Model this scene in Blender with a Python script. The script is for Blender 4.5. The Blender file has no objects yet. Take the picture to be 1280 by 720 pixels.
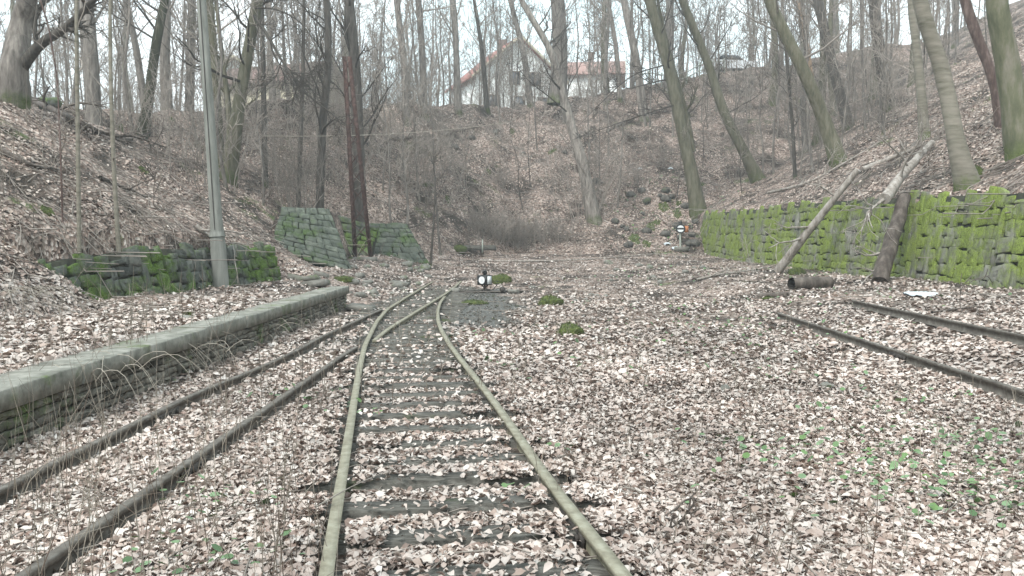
import bpy, math, random
import numpy as np
from mathutils import Vector
R = math.radians
random.seed(7); rng = np.random.default_rng(7)
SC = bpy.context.scene
COL = SC.collection

# ------------------------------------------------------------------ camera
F = 1108.0; HOR = 298.0; CZ = 1.7
PITCH = math.atan((360-HOR)/F)
cam = bpy.data.cameras.new('camera'); co = bpy.data.objects.new('camera', cam); COL.objects.link(co)
co.location = (0, 0, CZ); co.rotation_euler = (math.pi/2-PITCH, 0, 0)
cam.sensor_width = 36; cam.lens = 36*F/1280; cam.clip_end = 2000; cam.clip_start = 0.05
SC.camera = co
# ------------------------------------------------------------------ world, sun, exposure
SUN_EL, SUN_AZ = R(48), R(-150)
w = bpy.data.worlds.new('World'); SC.world = w; w.use_nodes = True
nt = w.node_tree; nt.nodes.clear()
o_ = nt.nodes.new('ShaderNodeOutputWorld'); bg = nt.nodes.new('ShaderNodeBackground')
sky = nt.nodes.new('ShaderNodeTexSky'); sky.sky_type = 'NISHITA'; sky.sun_disc = False
sky.sun_elevation = SUN_EL; sky.sun_rotation = SUN_AZ; sky.dust_density = 4; sky.air_density = 1.0; sky.ozone_density = 1.0
hs = nt.nodes.new('ShaderNodeMix'); hs.data_type = 'RGBA'; hs.inputs[0].default_value = 0.82
tc = nt.nodes.new('ShaderNodeTexCoord'); nz = nt.nodes.new('ShaderNodeTexNoise'); nz.inputs['Scale'].default_value = 2.5; nz.inputs['Detail'].default_value = 5
cr = nt.nodes.new('ShaderNodeValToRGB'); cr.color_ramp.elements[0].position = .35; cr.color_ramp.elements[0].color = (6.6, 8.4, 8.7, 1)
cr.color_ramp.elements[1].position = .65; cr.color_ramp.elements[1].color = (9.6, 10.2, 10.3, 1)
nt.links.new(tc.outputs['Generated'], nz.inputs['Vector']); nt.links.new(nz.outputs['Fac'], cr.inputs[0])
nt.links.new(sky.outputs[0], hs.inputs[6]); nt.links.new(cr.outputs[0], hs.inputs[7])
nt.links.new(hs.outputs[2], bg.inputs[0]); bg.inputs[1].default_value = 0.12
nt.links.new(bg.outputs[0], o_.inputs[0])
sl = bpy.data.lights.new('sun', 'SUN'); sl.energy = 1.5; sl.angle = R(12); sl.color = (1, .98, .95)
so = bpy.data.objects.new('sun', sl); COL.objects.link(so); so.location = (0, 0, 40)
sdir = Vector((math.sin(SUN_AZ)*math.cos(SUN_EL), math.cos(SUN_AZ)*math.cos(SUN_EL), math.sin(SUN_EL)))
so.rotation_euler = (-sdir).to_track_quat('-Z', 'Y').to_euler()
SC.view_settings.view_transform = 'Standard'; SC.view_settings.look = 'None'
SC.view_settings.exposure = 1.05; SC.view_settings.gamma = 1
SC.render.engine = 'CYCLES'
SC.cycles.volume_bounces = 0; SC.cycles.max_bounces = 6; SC.cycles.diffuse_bounces = 3
HAZE = 0.0019

# ------------------------------------------------------------------ noise and terrain
_T = np.random.default_rng(3).random((256, 256))
def vn(x, y):
    x = np.asarray(x, float); y = np.asarray(y, float)
    xi = np.floor(x).astype(int); yi = np.floor(y).astype(int)
    fx = x-xi; fy = y-yi; fx = fx*fx*(3-2*fx); fy = fy*fy*(3-2*fy)
    a = _T[xi & 255, yi & 255]; b = _T[(xi+1) & 255, yi & 255]; c = _T[xi & 255, (yi+1) & 255]; d = _T[(xi+1) & 255, (yi+1) & 255]
    return (a*(1-fx)+b*fx)*(1-fy)+(c*(1-fx)+d*fx)*fy
def fbm(x, y, o=4):
    s = 0; a = .5
    for i in range(o):
        s = s+a*(vn(x*2**i+17*i, y*2**i+31*i)-.5); a *= .5
    return s
def ss(a, b, x):
    t = np.clip((x-a)/(b-a), 0, 1); return t*t*(3-2*t)
def xwr(y): return 12-1.2*(y-20.8)/32.2           # foot of the right wall
def xtl(y): return -8.4+np.clip(y-16.6, -20, 9)*.178-1.1*ss(26, 29, y)   # foot of the left bank
def smax(a, b, k=.6):
    h = np.clip(.5+.5*(a-b)/k, 0, 1); return b*(1-h)+a*h+k*h*(1-h)
def H(x, y, rough=True):
    x = np.asarray(x, float); y = np.asarray(y, float)
    # floor
    lw = 1-ss(-5.5, -2.5, x)
    floor = np.clip(y-30, 0, 24)*.04*(1-lw)+lw*np.clip(y-24, 0, 24)*.03
    floor = floor+(ss(4.8, 8, x)*.3+ss(8, 12, x)*.2)*(1-ss(26, 48, y))
    sA = 1-ss(-4.42, -4.28, x); sB = 1-ss(-6.5, -3.3, x); k = ss(21.5, 22.6, y)
    floor = floor+.47*(sA*(1-k)+sB*k)
    # cutting beyond the floor: the left bank
    xt = xtl(y); inw = ss(15.6, 16.6, y)*(1-ss(25.5, 26.5, y))
    zl = 1.42+.63*(xt-x)+fbm(x*.25, y*.25)*1.0
    zl = zl-inw*6*np.clip((x-xt+.5)/.12, 0, 1)
    capl = 5.9+fbm(x*.1+9, y*.1)*2+ np.clip(y-40,0,40)*.06
    zl = -smax(-zl, -capl, .8)
    # rear slope
    y0 = 50+np.where(x < 0, x*1.15, 0)
    zc = np.maximum(7.5, 12.0+np.where(x < 0, .25*x, .2*x))+fbm(x*.22, 5)*1.6+fbm(x*.9, 3)*.5
    zb = .6+.62*(y-y0)+fbm(x*.3+4, y*.3)*2.2*ss(0, 6, y-y0)
    # wing walls and the recess between them
    zc2 = zc+np.clip(y-75, 0, 300)*.012
    zb = -smax(-zb, -zc2, .5)
    # right slope
    xr = xwr(y)+.42
    zr = 2.75+.012*(y-20)+.55*(x-xr)+fbm(x*.22, y*.22+7)*1.4*ss(0, 4, x-xr)
    zr = np.where(x > xr, zr, -5+np.where(y > 53.5, (5+2.6)*ss(53.5, 56, y)-(xr-x)*.9, 0))
    zr = np.minimum(zr, 24+fbm(x*.1, y*.1)*3)
    h = np.maximum(floor, zl); h = np.maximum(h, zb)
    h = np.maximum(h, zr)
    # ground packed behind the first wing wall
    b1 = ss(-9.5, -8.6, x)*(1-ss(-6.9, -6.5, x))*ss(32.2, 32.8, y)*(1-ss(35, 39, y))
    h = np.maximum(h, b1*2.65)
    if rough:
        up = ss(.9, 2.2, h-floor)
        tm = 1-.75*np.exp(-((x+1.3)/2.2)**4)*(1-ss(26, 30, y))
        h = h+fbm(x*1.1, y*1.1)*(.10*tm+.35*up)+fbm(x*3.7+3, y*3.7, 3)*(.04*tm+.16*up)
    return h
def axis(segs):
    out = [segs[0][0]]
    for a, b, s in segs:
        n = max(1, int(round((b-a)/s))); out += list(np.linspace(a, b, n+1)[1:])
    return np.array(out)
gx = axis([(-500, -120, 60), (-120, -40, 4), (-40, -16, .6), (-16, 16, .14), (16, 45, .5), (45, 120, 4), (120, 500, 60)])
gy = axis([(-60, 0, 6), (0, 4, .3), (4, 28, .13), (28, 56, .2), (56, 90, .45), (90, 150, 4), (150, 900, 60)])
X, Y = np.meshgrid(gx, gy); Z = H(X, Y)
_lx = np.arange(-120, 120, .04); _li = np.clip(np.searchsorted(gx, _lx, 'right')-1, 0, len(gx)-2)
_ly = np.arange(-60, 300, .04); _lj = np.clip(np.searchsorted(gy, _ly, 'right')-1, 0, len(gy)-2)
def H(x, y, rough=True):
    x = np.asarray(x, float); y = np.asarray(y, float)
    i = _li[np.clip(((x+120)/.04).astype(int), 0, len(_li)-1)]; j = _lj[np.clip(((y+60)/.04).astype(int), 0, len(_lj)-1)]
    fx = np.clip((x-gx[i])/(gx[i+1]-gx[i]), 0, 1); fy = np.clip((y-gy[j])/(gy[j+1]-gy[j]), 0, 1)
    return (Z[j, i]*(1-fx)+Z[j, i+1]*fx)*(1-fy)+(Z[j+1, i]*(1-fx)+Z[j+1, i+1]*fx)*fy
CP, SP = math.cos(PITCH), math.sin(PITCH)
def ray(u, v):
    a = (np.asarray(u, float)-640)/F; b = (360-np.asarray(v, float))/F
    return a, CP+b*SP, -SP+b*CP
def at(u, v, Y):
    dx, dy, dz = ray(u, v); t = Y/dy
    return Vector((float(dx*t), float(Y), float(CZ+dz*t)))
def gmany(u, v, rough=True, ymax=160):
    dx, dy, dz = ray(u, v)
    lo = np.full(len(u), 2.0); hit = np.zeros(len(u), bool); t = lo.copy(); st = .12
    tp = t.copy(); res = np.full(len(u), np.nan)
    T = 2.0
    act = np.arange(len(u))
    while T < ymax and len(act):
        Tn = T+max(.1, T*.012)
        z = CZ+dz[act]*Tn; g = H(dx[act]*Tn, dy[act]*Tn, rough)
        h = z < g
        ids = act[h]
        if len(ids):
            a = np.full(len(ids), T); b = np.full(len(ids), Tn)
            for _ in range(8):
                m = (a+b)/2; un = (CZ+dz[ids]*m) < H(dx[ids]*m, dy[ids]*m, rough)
                b = np.where(un, m, b); a = np.where(un, a, m)
            res[ids] = b
        act = act[~h]; T = Tn
    return dx*res, dy*res, CZ+dz*res
def g(u, v):
    x, y, z = gmany(np.array([float(u)]), np.array([float(v)]))
    return Vector((float(x[0]), float(y[0]), float(z[0])))
def Hs(x, y): return float(H(np.array([x]), np.array([y]))[0])
def proj(p):
    dx, dy, dz = p[0], p[1], p[2]-CZ
    zc = dy*CP-dz*SP; yc = dy*SP+dz*CP
    return 640+F*dx/zc, 360-F*yc/zc

# ------------------------------------------------------------------ mesh helpers
class MB:
    def __init__(s): s.v = []; s.f = []; s.n = 0; s.m = []
    def add(s, v, f, m=0):
        v = np.asarray(v, float).reshape(-1, 3)
        f = np.asarray(f, int)
        s.v.append(v); s.f.append(f+s.n); s.m.append(m); s.n += len(v)
    def box(s, c, d, rz=0, jit=0, tilt=None):
        x, y, z = [q/2 for q in d]
        v = np.array([[a*x, b*y, e*z] for e in (-1, 1) for b in (-1, 1) for a in (-1, 1)], float)
        if jit: v = v+rng.uniform(-jit, jit, v.shape)
        if tilt is not None:
            t = np.array(tilt); v = rot(v, t[0], t[1])
        ca, sa = math.cos(rz), math.sin(rz)
        v = np.stack([v[:, 0]*ca-v[:, 1]*sa, v[:, 0]*sa+v[:, 1]*ca, v[:, 2]], 1)+np.array(c)
        s.add(v, [[0, 2, 3, 1], [4, 5, 7, 6], [0, 1, 5, 4], [2, 6, 7, 3], [0, 4, 6, 2], [1, 3, 7, 5]])
    def tube(s, P, r, k=4, cap=False, jit=0):
        P = np.asarray(P, float); n = len(P); r = np.broadcast_to(np.asarray(r, float), (n,))
        T = np.empty_like(P); T[1:-1] = P[2:]-P[:-2]; T[0] = P[1]-P[0]; T[-1] = P[-1]-P[-2]
        T /= np.linalg.norm(T, axis=1)[:, None]+1e-9
        ref = np.array([0., 1., 0.]) if abs(T[0][1]) < .8 else np.array([1., 0., 0.])
        A = np.cross(T, ref); A /= np.linalg.norm(A, axis=1)[:, None]+1e-9
        B = np.cross(T, A)
        th = np.arange(k)*2*math.pi/k
        rr = r[:, None]*np.ones((1, k))
        if jit: rr = rr*(1+rng.uniform(-jit, jit, (n, k)))
        V = P[:, None, :]+(A[:, None, :]*np.cos(th)[None, :, None]+B[:, None, :]*np.sin(th)[None, :, None])*rr[:, :, None]
        i = np.arange(n-1)[:, None]*k; j = np.arange(k)[None, :]; j2 = (j+1) % k
        f = np.stack([i+j, i+k+j, i+k+j2, i+j2], -1).reshape(-1, 4)
        V = V.reshape(-1, 3); s.add(V, f)
        if cap:
            for base, c in ((0, P[0]), ((n-1)*k, P[-1])):
                ring = V[base:base+k]
                inner = c+(ring-c)*.3
                s.add(np.vstack([ring, inner]), [[q, (q+1) % k, k+(q+1) % k, k+q] for q in range(k)])
                s.add(inner[:4*(k//4)] if k < 8 else inner[[0, k//4, k//2, 3*k//4]], [[0, 1, 2, 3]])
    def prism(s, prof, a, b):
        """profile of (y, z) pairs extruded along x between a and b"""
        n = len(prof); v = [(a, y, z) for y, z in prof]+[(b, y, z) for y, z in prof]
        s.add(v, [[q, (q+1) % n, n+(q+1) % n, n+q] for q in range(n)])
        c = np.mean(np.array(prof), 0)
        for xx, o in ((a, 0), (b, 1)):
            vv = [(xx, y, z) for y, z in prof]+[(xx, c[0], c[1])]
            s.add(vv, [[q, (q+1) % n, n] for q in range(n)])
    def build(s, name, mat, parent=None, smooth=False, loc=None):
        me = bpy.data.meshes.new(name)
        V = np.vstack(s.v)
        if loc is not None: V = V-np.array(loc)
        me.vertices.add(len(V)); me.vertices.foreach_set('co', V.astype(np.float32).ravel())
        tot = np.concatenate([np.full(len(f), f.shape[1]) for f in s.f])
        li = np.concatenate([f.ravel() for f in s.f])
        me.loops.add(len(li)); me.loops.foreach_set('vertex_index', li.astype(np.int32))
        me.polygons.add(len(tot)); st = np.concatenate([[0], np.cumsum(tot)[:-1]])
        me.polygons.foreach_set('loop_start', st.astype(np.int32))
        me.polygons.foreach_set('loop_total', tot.astype(np.int32))
        if smooth: me.polygons.foreach_set('use_smooth', np.ones(len(tot), bool))
        me.update(calc_edges=True)
        for q in (mat if isinstance(mat, (list, tuple)) else [mat]): me.materials.append(q)
        if isinstance(mat, (list, tuple)):
            mi = np.concatenate([np.full(len(f), m) for f, m in zip(s.f, s.m)])
            me.polygons.foreach_set('material_index', mi.astype(np.int32))
        o = bpy.data.objects.new(name, me); COL.objects.link(o)
        if parent: o.parent = parent
        elif loc is not None: o.location = loc
        return o
def rot(v, ax, ay):
    ca, sa = math.cos(ax), math.sin(ax); v = np.stack([v[:, 0], v[:, 1]*ca-v[:, 2]*sa, v[:, 1]*sa+v[:, 2]*ca], 1)
    ca, sa = math.cos(ay), math.sin(ay); return np.stack([v[:, 0]*ca+v[:, 2]*sa, v[:, 1], -v[:, 0]*sa+v[:, 2]*ca], 1)
def tag(o, label, cat, group=None, kind=None):
    if label: o['label'] = label
    if cat: o['category'] = cat
    if group: o['group'] = group
    if kind: o['kind'] = kind
    return o
def thing(name, loc, label, cat, group=None, rz=0):
    o = bpy.data.objects.new(name, None); COL.objects.link(o); o.location = loc; o.rotation_euler.z = rz
    o.empty_display_size = .2
    return tag(o, label, cat, group)
def dup(root, loc, rz, label, group, sc=1):
    r = root.copy(); COL.objects.link(r); r.location = loc; r.rotation_euler = (0, 0, rz); r.scale = (sc, sc, sc)
    r['label'] = label
    if group: r['group'] = group
    for ch in list(root.children):
        c = ch.copy(); COL.objects.link(c); c.parent = r
    return r

# ------------------------------------------------------------------ materials
def mat(name, cols, scale=4, rough=.9, detail=6, bump=.3, bscale=None, coord='Object', stretch=(1, 1, 1), moss=0, mosscol=(.09, .15, .02), mosstop=None, isl=0, spec=.3, rnd=0, dist=.02):
    m = bpy.data.materials.new(name); m.use_nodes = True; t = m.node_tree; N = t.nodes; L = t.links
    p = N['Principled BSDF']; p.inputs['Roughness'].default_value = rough; p.inputs['Specular IOR Level'].default_value = spec
    c = N.new('ShaderNodeTexCoord'); mp = N.new('ShaderNodeMapping'); mp.inputs['Scale'].default_value = stretch
    if coord == 'World':
        ge = N.new('ShaderNodeNewGeometry'); L.new(ge.outputs['Position'], mp.inputs[0])
    else: L.new(c.outputs[coord], mp.inputs[0])
    n = N.new('ShaderNodeTexNoise'); n.inputs['Scale'].default_value = scale; n.inputs['Detail'].default_value = detail; n.inputs['Roughness'].default_value = .65
    L.new(mp.outputs[0], n.inputs['Vector'])
    r = N.new('ShaderNodeValToRGB'); e = r.color_ramp.elements
    k = len(cols)
    while len(e) < k: e.new(.5)
    for i, cc in enumerate(cols): e[i].position = .3+.4*i/max(1, k-1); e[i].color = (*cc, 1)
    L.new(n.outputs['Fac'], r.inputs[0]); out = r.outputs[0]
    if isl:
        ge2 = N.new('ShaderNodeNewGeometry'); mr = N.new('ShaderNodeMapRange'); mr.inputs[3].default_value = 1-isl; mr.inputs[4].default_value = 1+isl
        L.new(ge2.outputs['Random Per Island'], mr.inputs[0])
        mu = N.new('ShaderNodeVectorMath'); mu.operation = 'SCALE'; L.new(out, mu.inputs[0]); L.new(mr.outputs[0], mu.inputs['Scale']); out = mu.outputs[0]
    if rnd:
        oi = N.new('ShaderNodeObjectInfo'); mr = N.new('ShaderNodeMapRange'); mr.inputs[3].default_value = 1-rnd; mr.inputs[4].default_value = 1+rnd
        L.new(oi.outputs['Random'], mr.inputs[0])
        mu = N.new('ShaderNodeVectorMath'); mu.operation = 'SCALE'; L.new(out, mu.inputs[0]); L.new(mr.outputs[0], mu.inputs['Scale']); out = mu.outputs[0]
    if moss or mosstop:
        n2 = N.new('ShaderNodeTexNoise'); n2.inputs['Scale'].default_value = max(.5, scale*.28) if not mosstop else 3; n2.inputs['Detail'].default_value = 7; n2.inputs['Roughness'].default_value = .72
        if coord == 'World': L.new(ge.outputs['Position'], n2.inputs['Vector'])
        else: L.new(c.outputs['Object'], n2.inputs['Vector'])
        r2 = N.new('ShaderNodeMapRange'); r2.inputs[1].default_value = .5+.5*(.5-moss)-.05; r2.inputs[2].default_value = .5+.5*(.5-moss)+.09
        L.new(n2.outputs['Fac'], r2.inputs[0]); f = r2.outputs[0]
        if mosstop:
            sp = N.new('ShaderNodeSeparateXYZ'); L.new(c.outputs['Object'], sp.inputs[0])
            m2 = N.new('ShaderNodeMapRange'); m2.inputs[1].default_value = mosstop; m2.inputs[2].default_value = 0; L.new(sp.outputs[2], m2.inputs[0])
            mm = N.new('ShaderNodeMath'); mm.operation = 'MULTIPLY_ADD'; L.new(m2.outputs[0], mm.inputs[0]); L.new(n2.outputs['Fac'], mm.inputs[1]); mm.inputs[2].default_value = 0
            r3 = N.new('ShaderNodeMapRange'); r3.inputs[1].default_value = .3; r3.inputs[2].default_value = .62; L.new(mm.outputs[0], r3.inputs[0]); f = r3.outputs[0]
        n3 = N.new('ShaderNodeTexNoise'); n3.inputs['Scale'].default_value = 30
        if coord == 'World': L.new(ge.outputs['Position'], n3.inputs['Vector'])
        else: L.new(c.outputs['Object'], n3.inputs['Vector'])
        r4 = N.new('ShaderNodeValToRGB'); r4.color_ramp.elements[0].position = .3; r4.color_ramp.elements[0].color = (*[q*.5 for q in mosscol], 1)
        r4.color_ramp.elements[1].position = .7; r4.color_ramp.elements[1].color = (*[q*1.5 for q in mosscol], 1); L.new(n3.outputs['Fac'], r4.inputs[0])
        mx = N.new('ShaderNodeMix'); mx.data_type = 'RGBA'; L.new(f, mx.inputs[0]); L.new(out, mx.inputs[6]); L.new(r4.outputs[0], mx.inputs[7]); out = mx.outputs[2]
    L.new(out, p.inputs['Base Color'])
    if bump:
        b = N.new('ShaderNodeBump'); b.inputs['Strength'].default_value = bump; b.inputs['Distance'].default_value = dist
        if bscale:
            nb = N.new('ShaderNodeTexNoise'); nb.inputs['Scale'].default_value = bscale; nb.inputs['Detail'].default_value = 5; L.new(mp.outputs[0], nb.inputs['Vector']); L.new(nb.outputs['Fac'], b.inputs['Height'])
        else: L.new(n.outputs['Fac'], b.inputs['Height'])
        L.new(b.outputs[0], p.inputs['Normal'])
    return m
def leafmat(name, cols, rough=.55, trans=.15, spec=.4):
    m = bpy.data.materials.new(name); m.use_nodes = True; t = m.node_tree; N = t.nodes; L = t.links
    p = N['Principled BSDF']; p.inputs['Roughness'].default_value = rough; p.inputs['Specular IOR Level'].default_value = spec
    ge = N.new('ShaderNodeNewGeometry'); r = N.new('ShaderNodeValToRGB'); e = r.color_ramp.elements; k = len(cols)
    while len(e) < k: e.new(.5)
    for i, cc in enumerate(cols): e[i].position = i/(k-1); e[i].color = (*cc, 1)
    L.new(ge.outputs['Random Per Island'], r.inputs[0]); out = r.outputs[0]
    n = N.new('ShaderNodeTexNoise'); n.inputs['Scale'].default_value = .5; n.inputs['Detail'].default_value = 6; L.new(ge.outputs['Position'], n.inputs['Vector'])
    mr = N.new('ShaderNodeMapRange'); mr.inputs[1].default_value = .3; mr.inputs[2].default_value = .7; mr.inputs[3].default_value = .6; mr.inputs[4].default_value = 1.2; L.new(n.outputs['Fac'], mr.inputs[0])
    mu = N.new('ShaderNodeVectorMath'); mu.operation = 'SCALE'; L.new(out, mu.inputs[0]); L.new(mr.outputs[0], mu.inputs['Scale']); out = mu.outputs[0]
    L.new(out, p.inputs['Base Color'])
    return m
M = {}
M['bark_grey'] = mat('bark_grey', [(.07, .06, .052), (.18, .16, .142), (.32, .29, .255)], 9, stretch=(1, 1, .18), bump=1, dist=.04, mosstop=.7, mosscol=(.06, .08, .02), rnd=.25)
M['bark_green'] = mat('bark_green', [(.05, .05, .032), (.105, .10, .066), (.17, .155, .12)], 7, stretch=(1, 1, .2), bump=1, dist=.04, mosstop=1.6, mosscol=(.055, .075, .018), rnd=.15)
M['bark_dark'] = mat('bark_dark', [(.035, .031, .027), (.08, .07, .06), (.14, .125, .108)], 9, stretch=(1, 1, .2), bump=1, dist=.04, mosstop=.6, mosscol=(.05, .07, .018), rnd=.2)
M['bark_mossy'] = mat('bark_mossy', [(.022, .024, .014), (.045, .047, .026), (.085, .08, .055)], 7, stretch=(1, 1, .2), bump=1, dist=.04)
M['bark_red'] = mat('bark_red', [(.045, .027, .024), (.11, .075, .065), (.22, .165, .145)], 8, stretch=(1, 1, .25), bump=1, dist=.05)
M['beech'] = mat('beech_bark', [(.10, .095, .068), (.19, .175, .14), (.25, .225, .19)], 3.2, stretch=(.5, .5, 2.6), bump=.5, mosstop=.9, mosscol=(.075, .11, .02))
M['beech_green'] = mat('beech_bark_green', [(.055, .062, .034), (.12, .122, .075), (.21, .19, .155)], 3.5, stretch=(1, 1, .3), bump=.8, bscale=14, mosstop=.8, mosscol=(.07, .10, .02))
M['twig'] = mat('twig', [(.19, .165, .145), (.33, .295, .26)], 3, bump=0, rnd=.25, spec=.1)
M['twig_dark'] = mat('twig_dark', [(.05, .043, .038), (.08, .07, .06)], 3, bump=0, spec=.1)
M['stalk'] = leafmat('stalk', [(.12, .085, .065), (.22, .19, .15), (.34, .30, .25), (.08, .065, .05)], .8)
M['pale_stem'] = mat('pale_stem', [(.26, .23, .185), (.42, .385, .33)], 4, bump=0)
M['deadwood'] = mat('deadwood', [(.12, .10, .085), (.28, .25, .22), (.42, .39, .36)], 6, stretch=(1, 1, .4), bump=.5)
M['deadwood_dark'] = mat('deadwood_dark', [(.035, .028, .023), (.085, .07, .06), (.17, .145, .125)], 6, stretch=(1, 1, .4), bump=.6)
M['hollow'] = mat('hollow_wood', [(.012, .01, .009), (.03, .025, .02)], 6)
M['rawwood'] = mat('rawwood', [(.25, .16, .1), (.42, .3, .2)], 6, stretch=(1, 1, .3))
M['leaf'] = leafmat('dry_leaf', [(.15, .10, .08), (.30, .225, .185), (.42, .34, .295), (.53, .46, .415), (.38, .30, .26), (.62, .57, .525), (.24, .165, .135), (.49, .42, .375), (.57, .515, .47), (.44, .365, .32)], .5)
M['leaf_slope'] = leafmat('dry_leaf_slope', [(.10, .065, .052), (.26, .185, .15), (.38, .29, .24), (.50, .41, .35), (.20, .135, .11), (.60, .52, .455), (.33, .25, .21)], .6)
M['green_leaf'] = leafmat('green_leaf', [(.04, .085, .03), (.09, .16, .06), (.15, .23, .12), (.09, .17, .04)], .45)
M['stone_slope'] = mat('slope_stone', [(.04, .038, .033), (.09, .085, .075), (.16, .15, .135)], 4, coord='World', bump=.7, moss=.3, mosscol=(.05, .075, .02))
M['stone_right'] = mat('mossy_stone', [(.08, .082, .065), (.15, .15, .125), (.23, .225, .20)], 3.2, coord='World', bump=.8, bscale=18, isl=.30, moss=.62, mosscol=(.155, .20, .042), dist=.014)
M['stone_left'] = mat('dark_mossy_stone', [(.05, .055, .05), (.085, .092, .08), (.14, .14, .125)], 3, coord='World', bump=.8, bscale=14, isl=.35, moss=.53, mosscol=(.075, .125, .02), dist=.04)
M['stone_wing'] = mat('dressed_stone', [(.04, .048, .038), (.078, .09, .072), (.13, .14, .115)], 3, coord='World', bump=.6, bscale=14, isl=.22, moss=.44, mosscol=(.055, .09, .025), dist=.03)
M['stone_platform'] = mat('platform_stone', [(.07, .068, .055), (.13, .12, .10), (.20, .185, .155)], 4, coord='World', bump=.8, bscale=14, isl=.4, moss=.34, mosscol=(.07, .11, .025))
M['joint'] = mat('joint_earth', [(.014, .014, .010), (.05, .052, .034)], 5, coord='World')
M['coping'] = mat('coping_concrete', [(.10, .10, .082), (.20, .197, .17), (.31, .30, .265)], 5, coord='World', bump=.8, bscale=26, isl=.22, moss=.30, mosscol=(.08, .115, .03), dist=.008)
M['rubble'] = mat('rubble_stone', [(.09, .09, .078), (.17, .165, .145), (.26, .25, .225)], 4, coord='World', bump=.6, moss=.32, mosscol=(.08, .12, .03))
M['concrete_pole'] = mat('pole_concrete', [(.13, .135, .12), (.20, .205, .185), (.27, .275, .25)], 4, stretch=(2, 2, .25), bump=.4, bscale=30, dist=.01)
M['rail'] = mat('rail_steel', [(.13, .115, .078), (.21, .195, .14), (.29, .28, .215)], 9, coord='World', rough=.6, bump=.3, spec=.5)
M['rail_dark'] = mat('rail_rust', [(.06, .05, .042), (.11, .097, .082), (.19, .175, .155)], 9, coord='World', rough=.7, bump=.3)
M['sleeper'] = mat('sleeper_wood', [(.035, .032, .027), (.09, .085, .074), (.18, .175, .155)], 6, coord='World', stretch=(1, 6, 3), bump=1, moss=.25, mosscol=(.05, .07, .02), isl=.3)
M['rust'] = mat('rust', [(.03, .018, .015), (.065, .036, .030), (.12, .075, .064)], 8, rough=.85, bump=.3)
M['black'] = mat('black_enamel', [(.012, .013, .014), (.028, .03, .032)], 8, rough=.5, bump=.05)
M['white'] = mat('white_enamel', [(.62, .65, .66), (.8, .82, .82)], 8, rough=.4, bump=.05)
M['iron'] = mat('dark_iron', [(.03, .027, .025), (.07, .06, .052)], 8, rough=.7, bump=.2)
M['orange'] = mat('faded_orange', [(.35, .12, .05), (.45, .2, .09)], 8, bump=.1)
M['pale_post'] = mat('pale_post', [(.28, .31, .27), (.42, .45, .4)], 8, bump=.1)
M['plastic'] = mat('white_plastic', [(.42, .47, .50), (.62, .66, .68)], 3, rough=.35, bump=.2)
M['moss'] = mat('moss_cushion', [(.018, .022, .008), (.055, .072, .018), (.115, .14, .035)], 14, bump=1, bscale=50, dist=.02)
M['plaster'] = mat('white_plaster', [(.72, .75, .74), (.84, .86, .84)], 1, bump=.05)
M['plaster_tan'] = mat('tan_plaster', [(.42, .38, .28), (.55, .5, .38)], 1, bump=.05)
M['tile_red'] = mat('red_roof_tile', [(.30, .13, .11), (.42, .21, .185)], 3, bump=.3)
M['tile_faded'] = mat('faded_roof_tile', [(.28, .17, .15), (.38, .26, .23)], 3, bump=.3)
M['tile_brown'] = mat('brown_roof_tile', [(.14, .09, .08), (.22, .15, .13)], 3, bump=.3)
M['glass'] = mat('window_glass', [(.05, .06, .07), (.12, .14, .16)], 1, rough=.15, bump=0, spec=.6)
M['wood_trim'] = mat('brown_trim', [(.10, .07, .05), (.16, .12, .09)], 4)
M['carpaint'] = mat('white_car_paint', [(.72, .76, .8), (.78, .8, .83)], 1, rough=.25, bump=0, spec=.5)
M['tyre'] = mat('tyre', [(.015, .015, .015), (.03, .03, .03)], 5)
M['lamp'] = mat('lamp_lens', [(.45, .1, .08), (.55, .15, .1)], 5, rough=.2)

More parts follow.
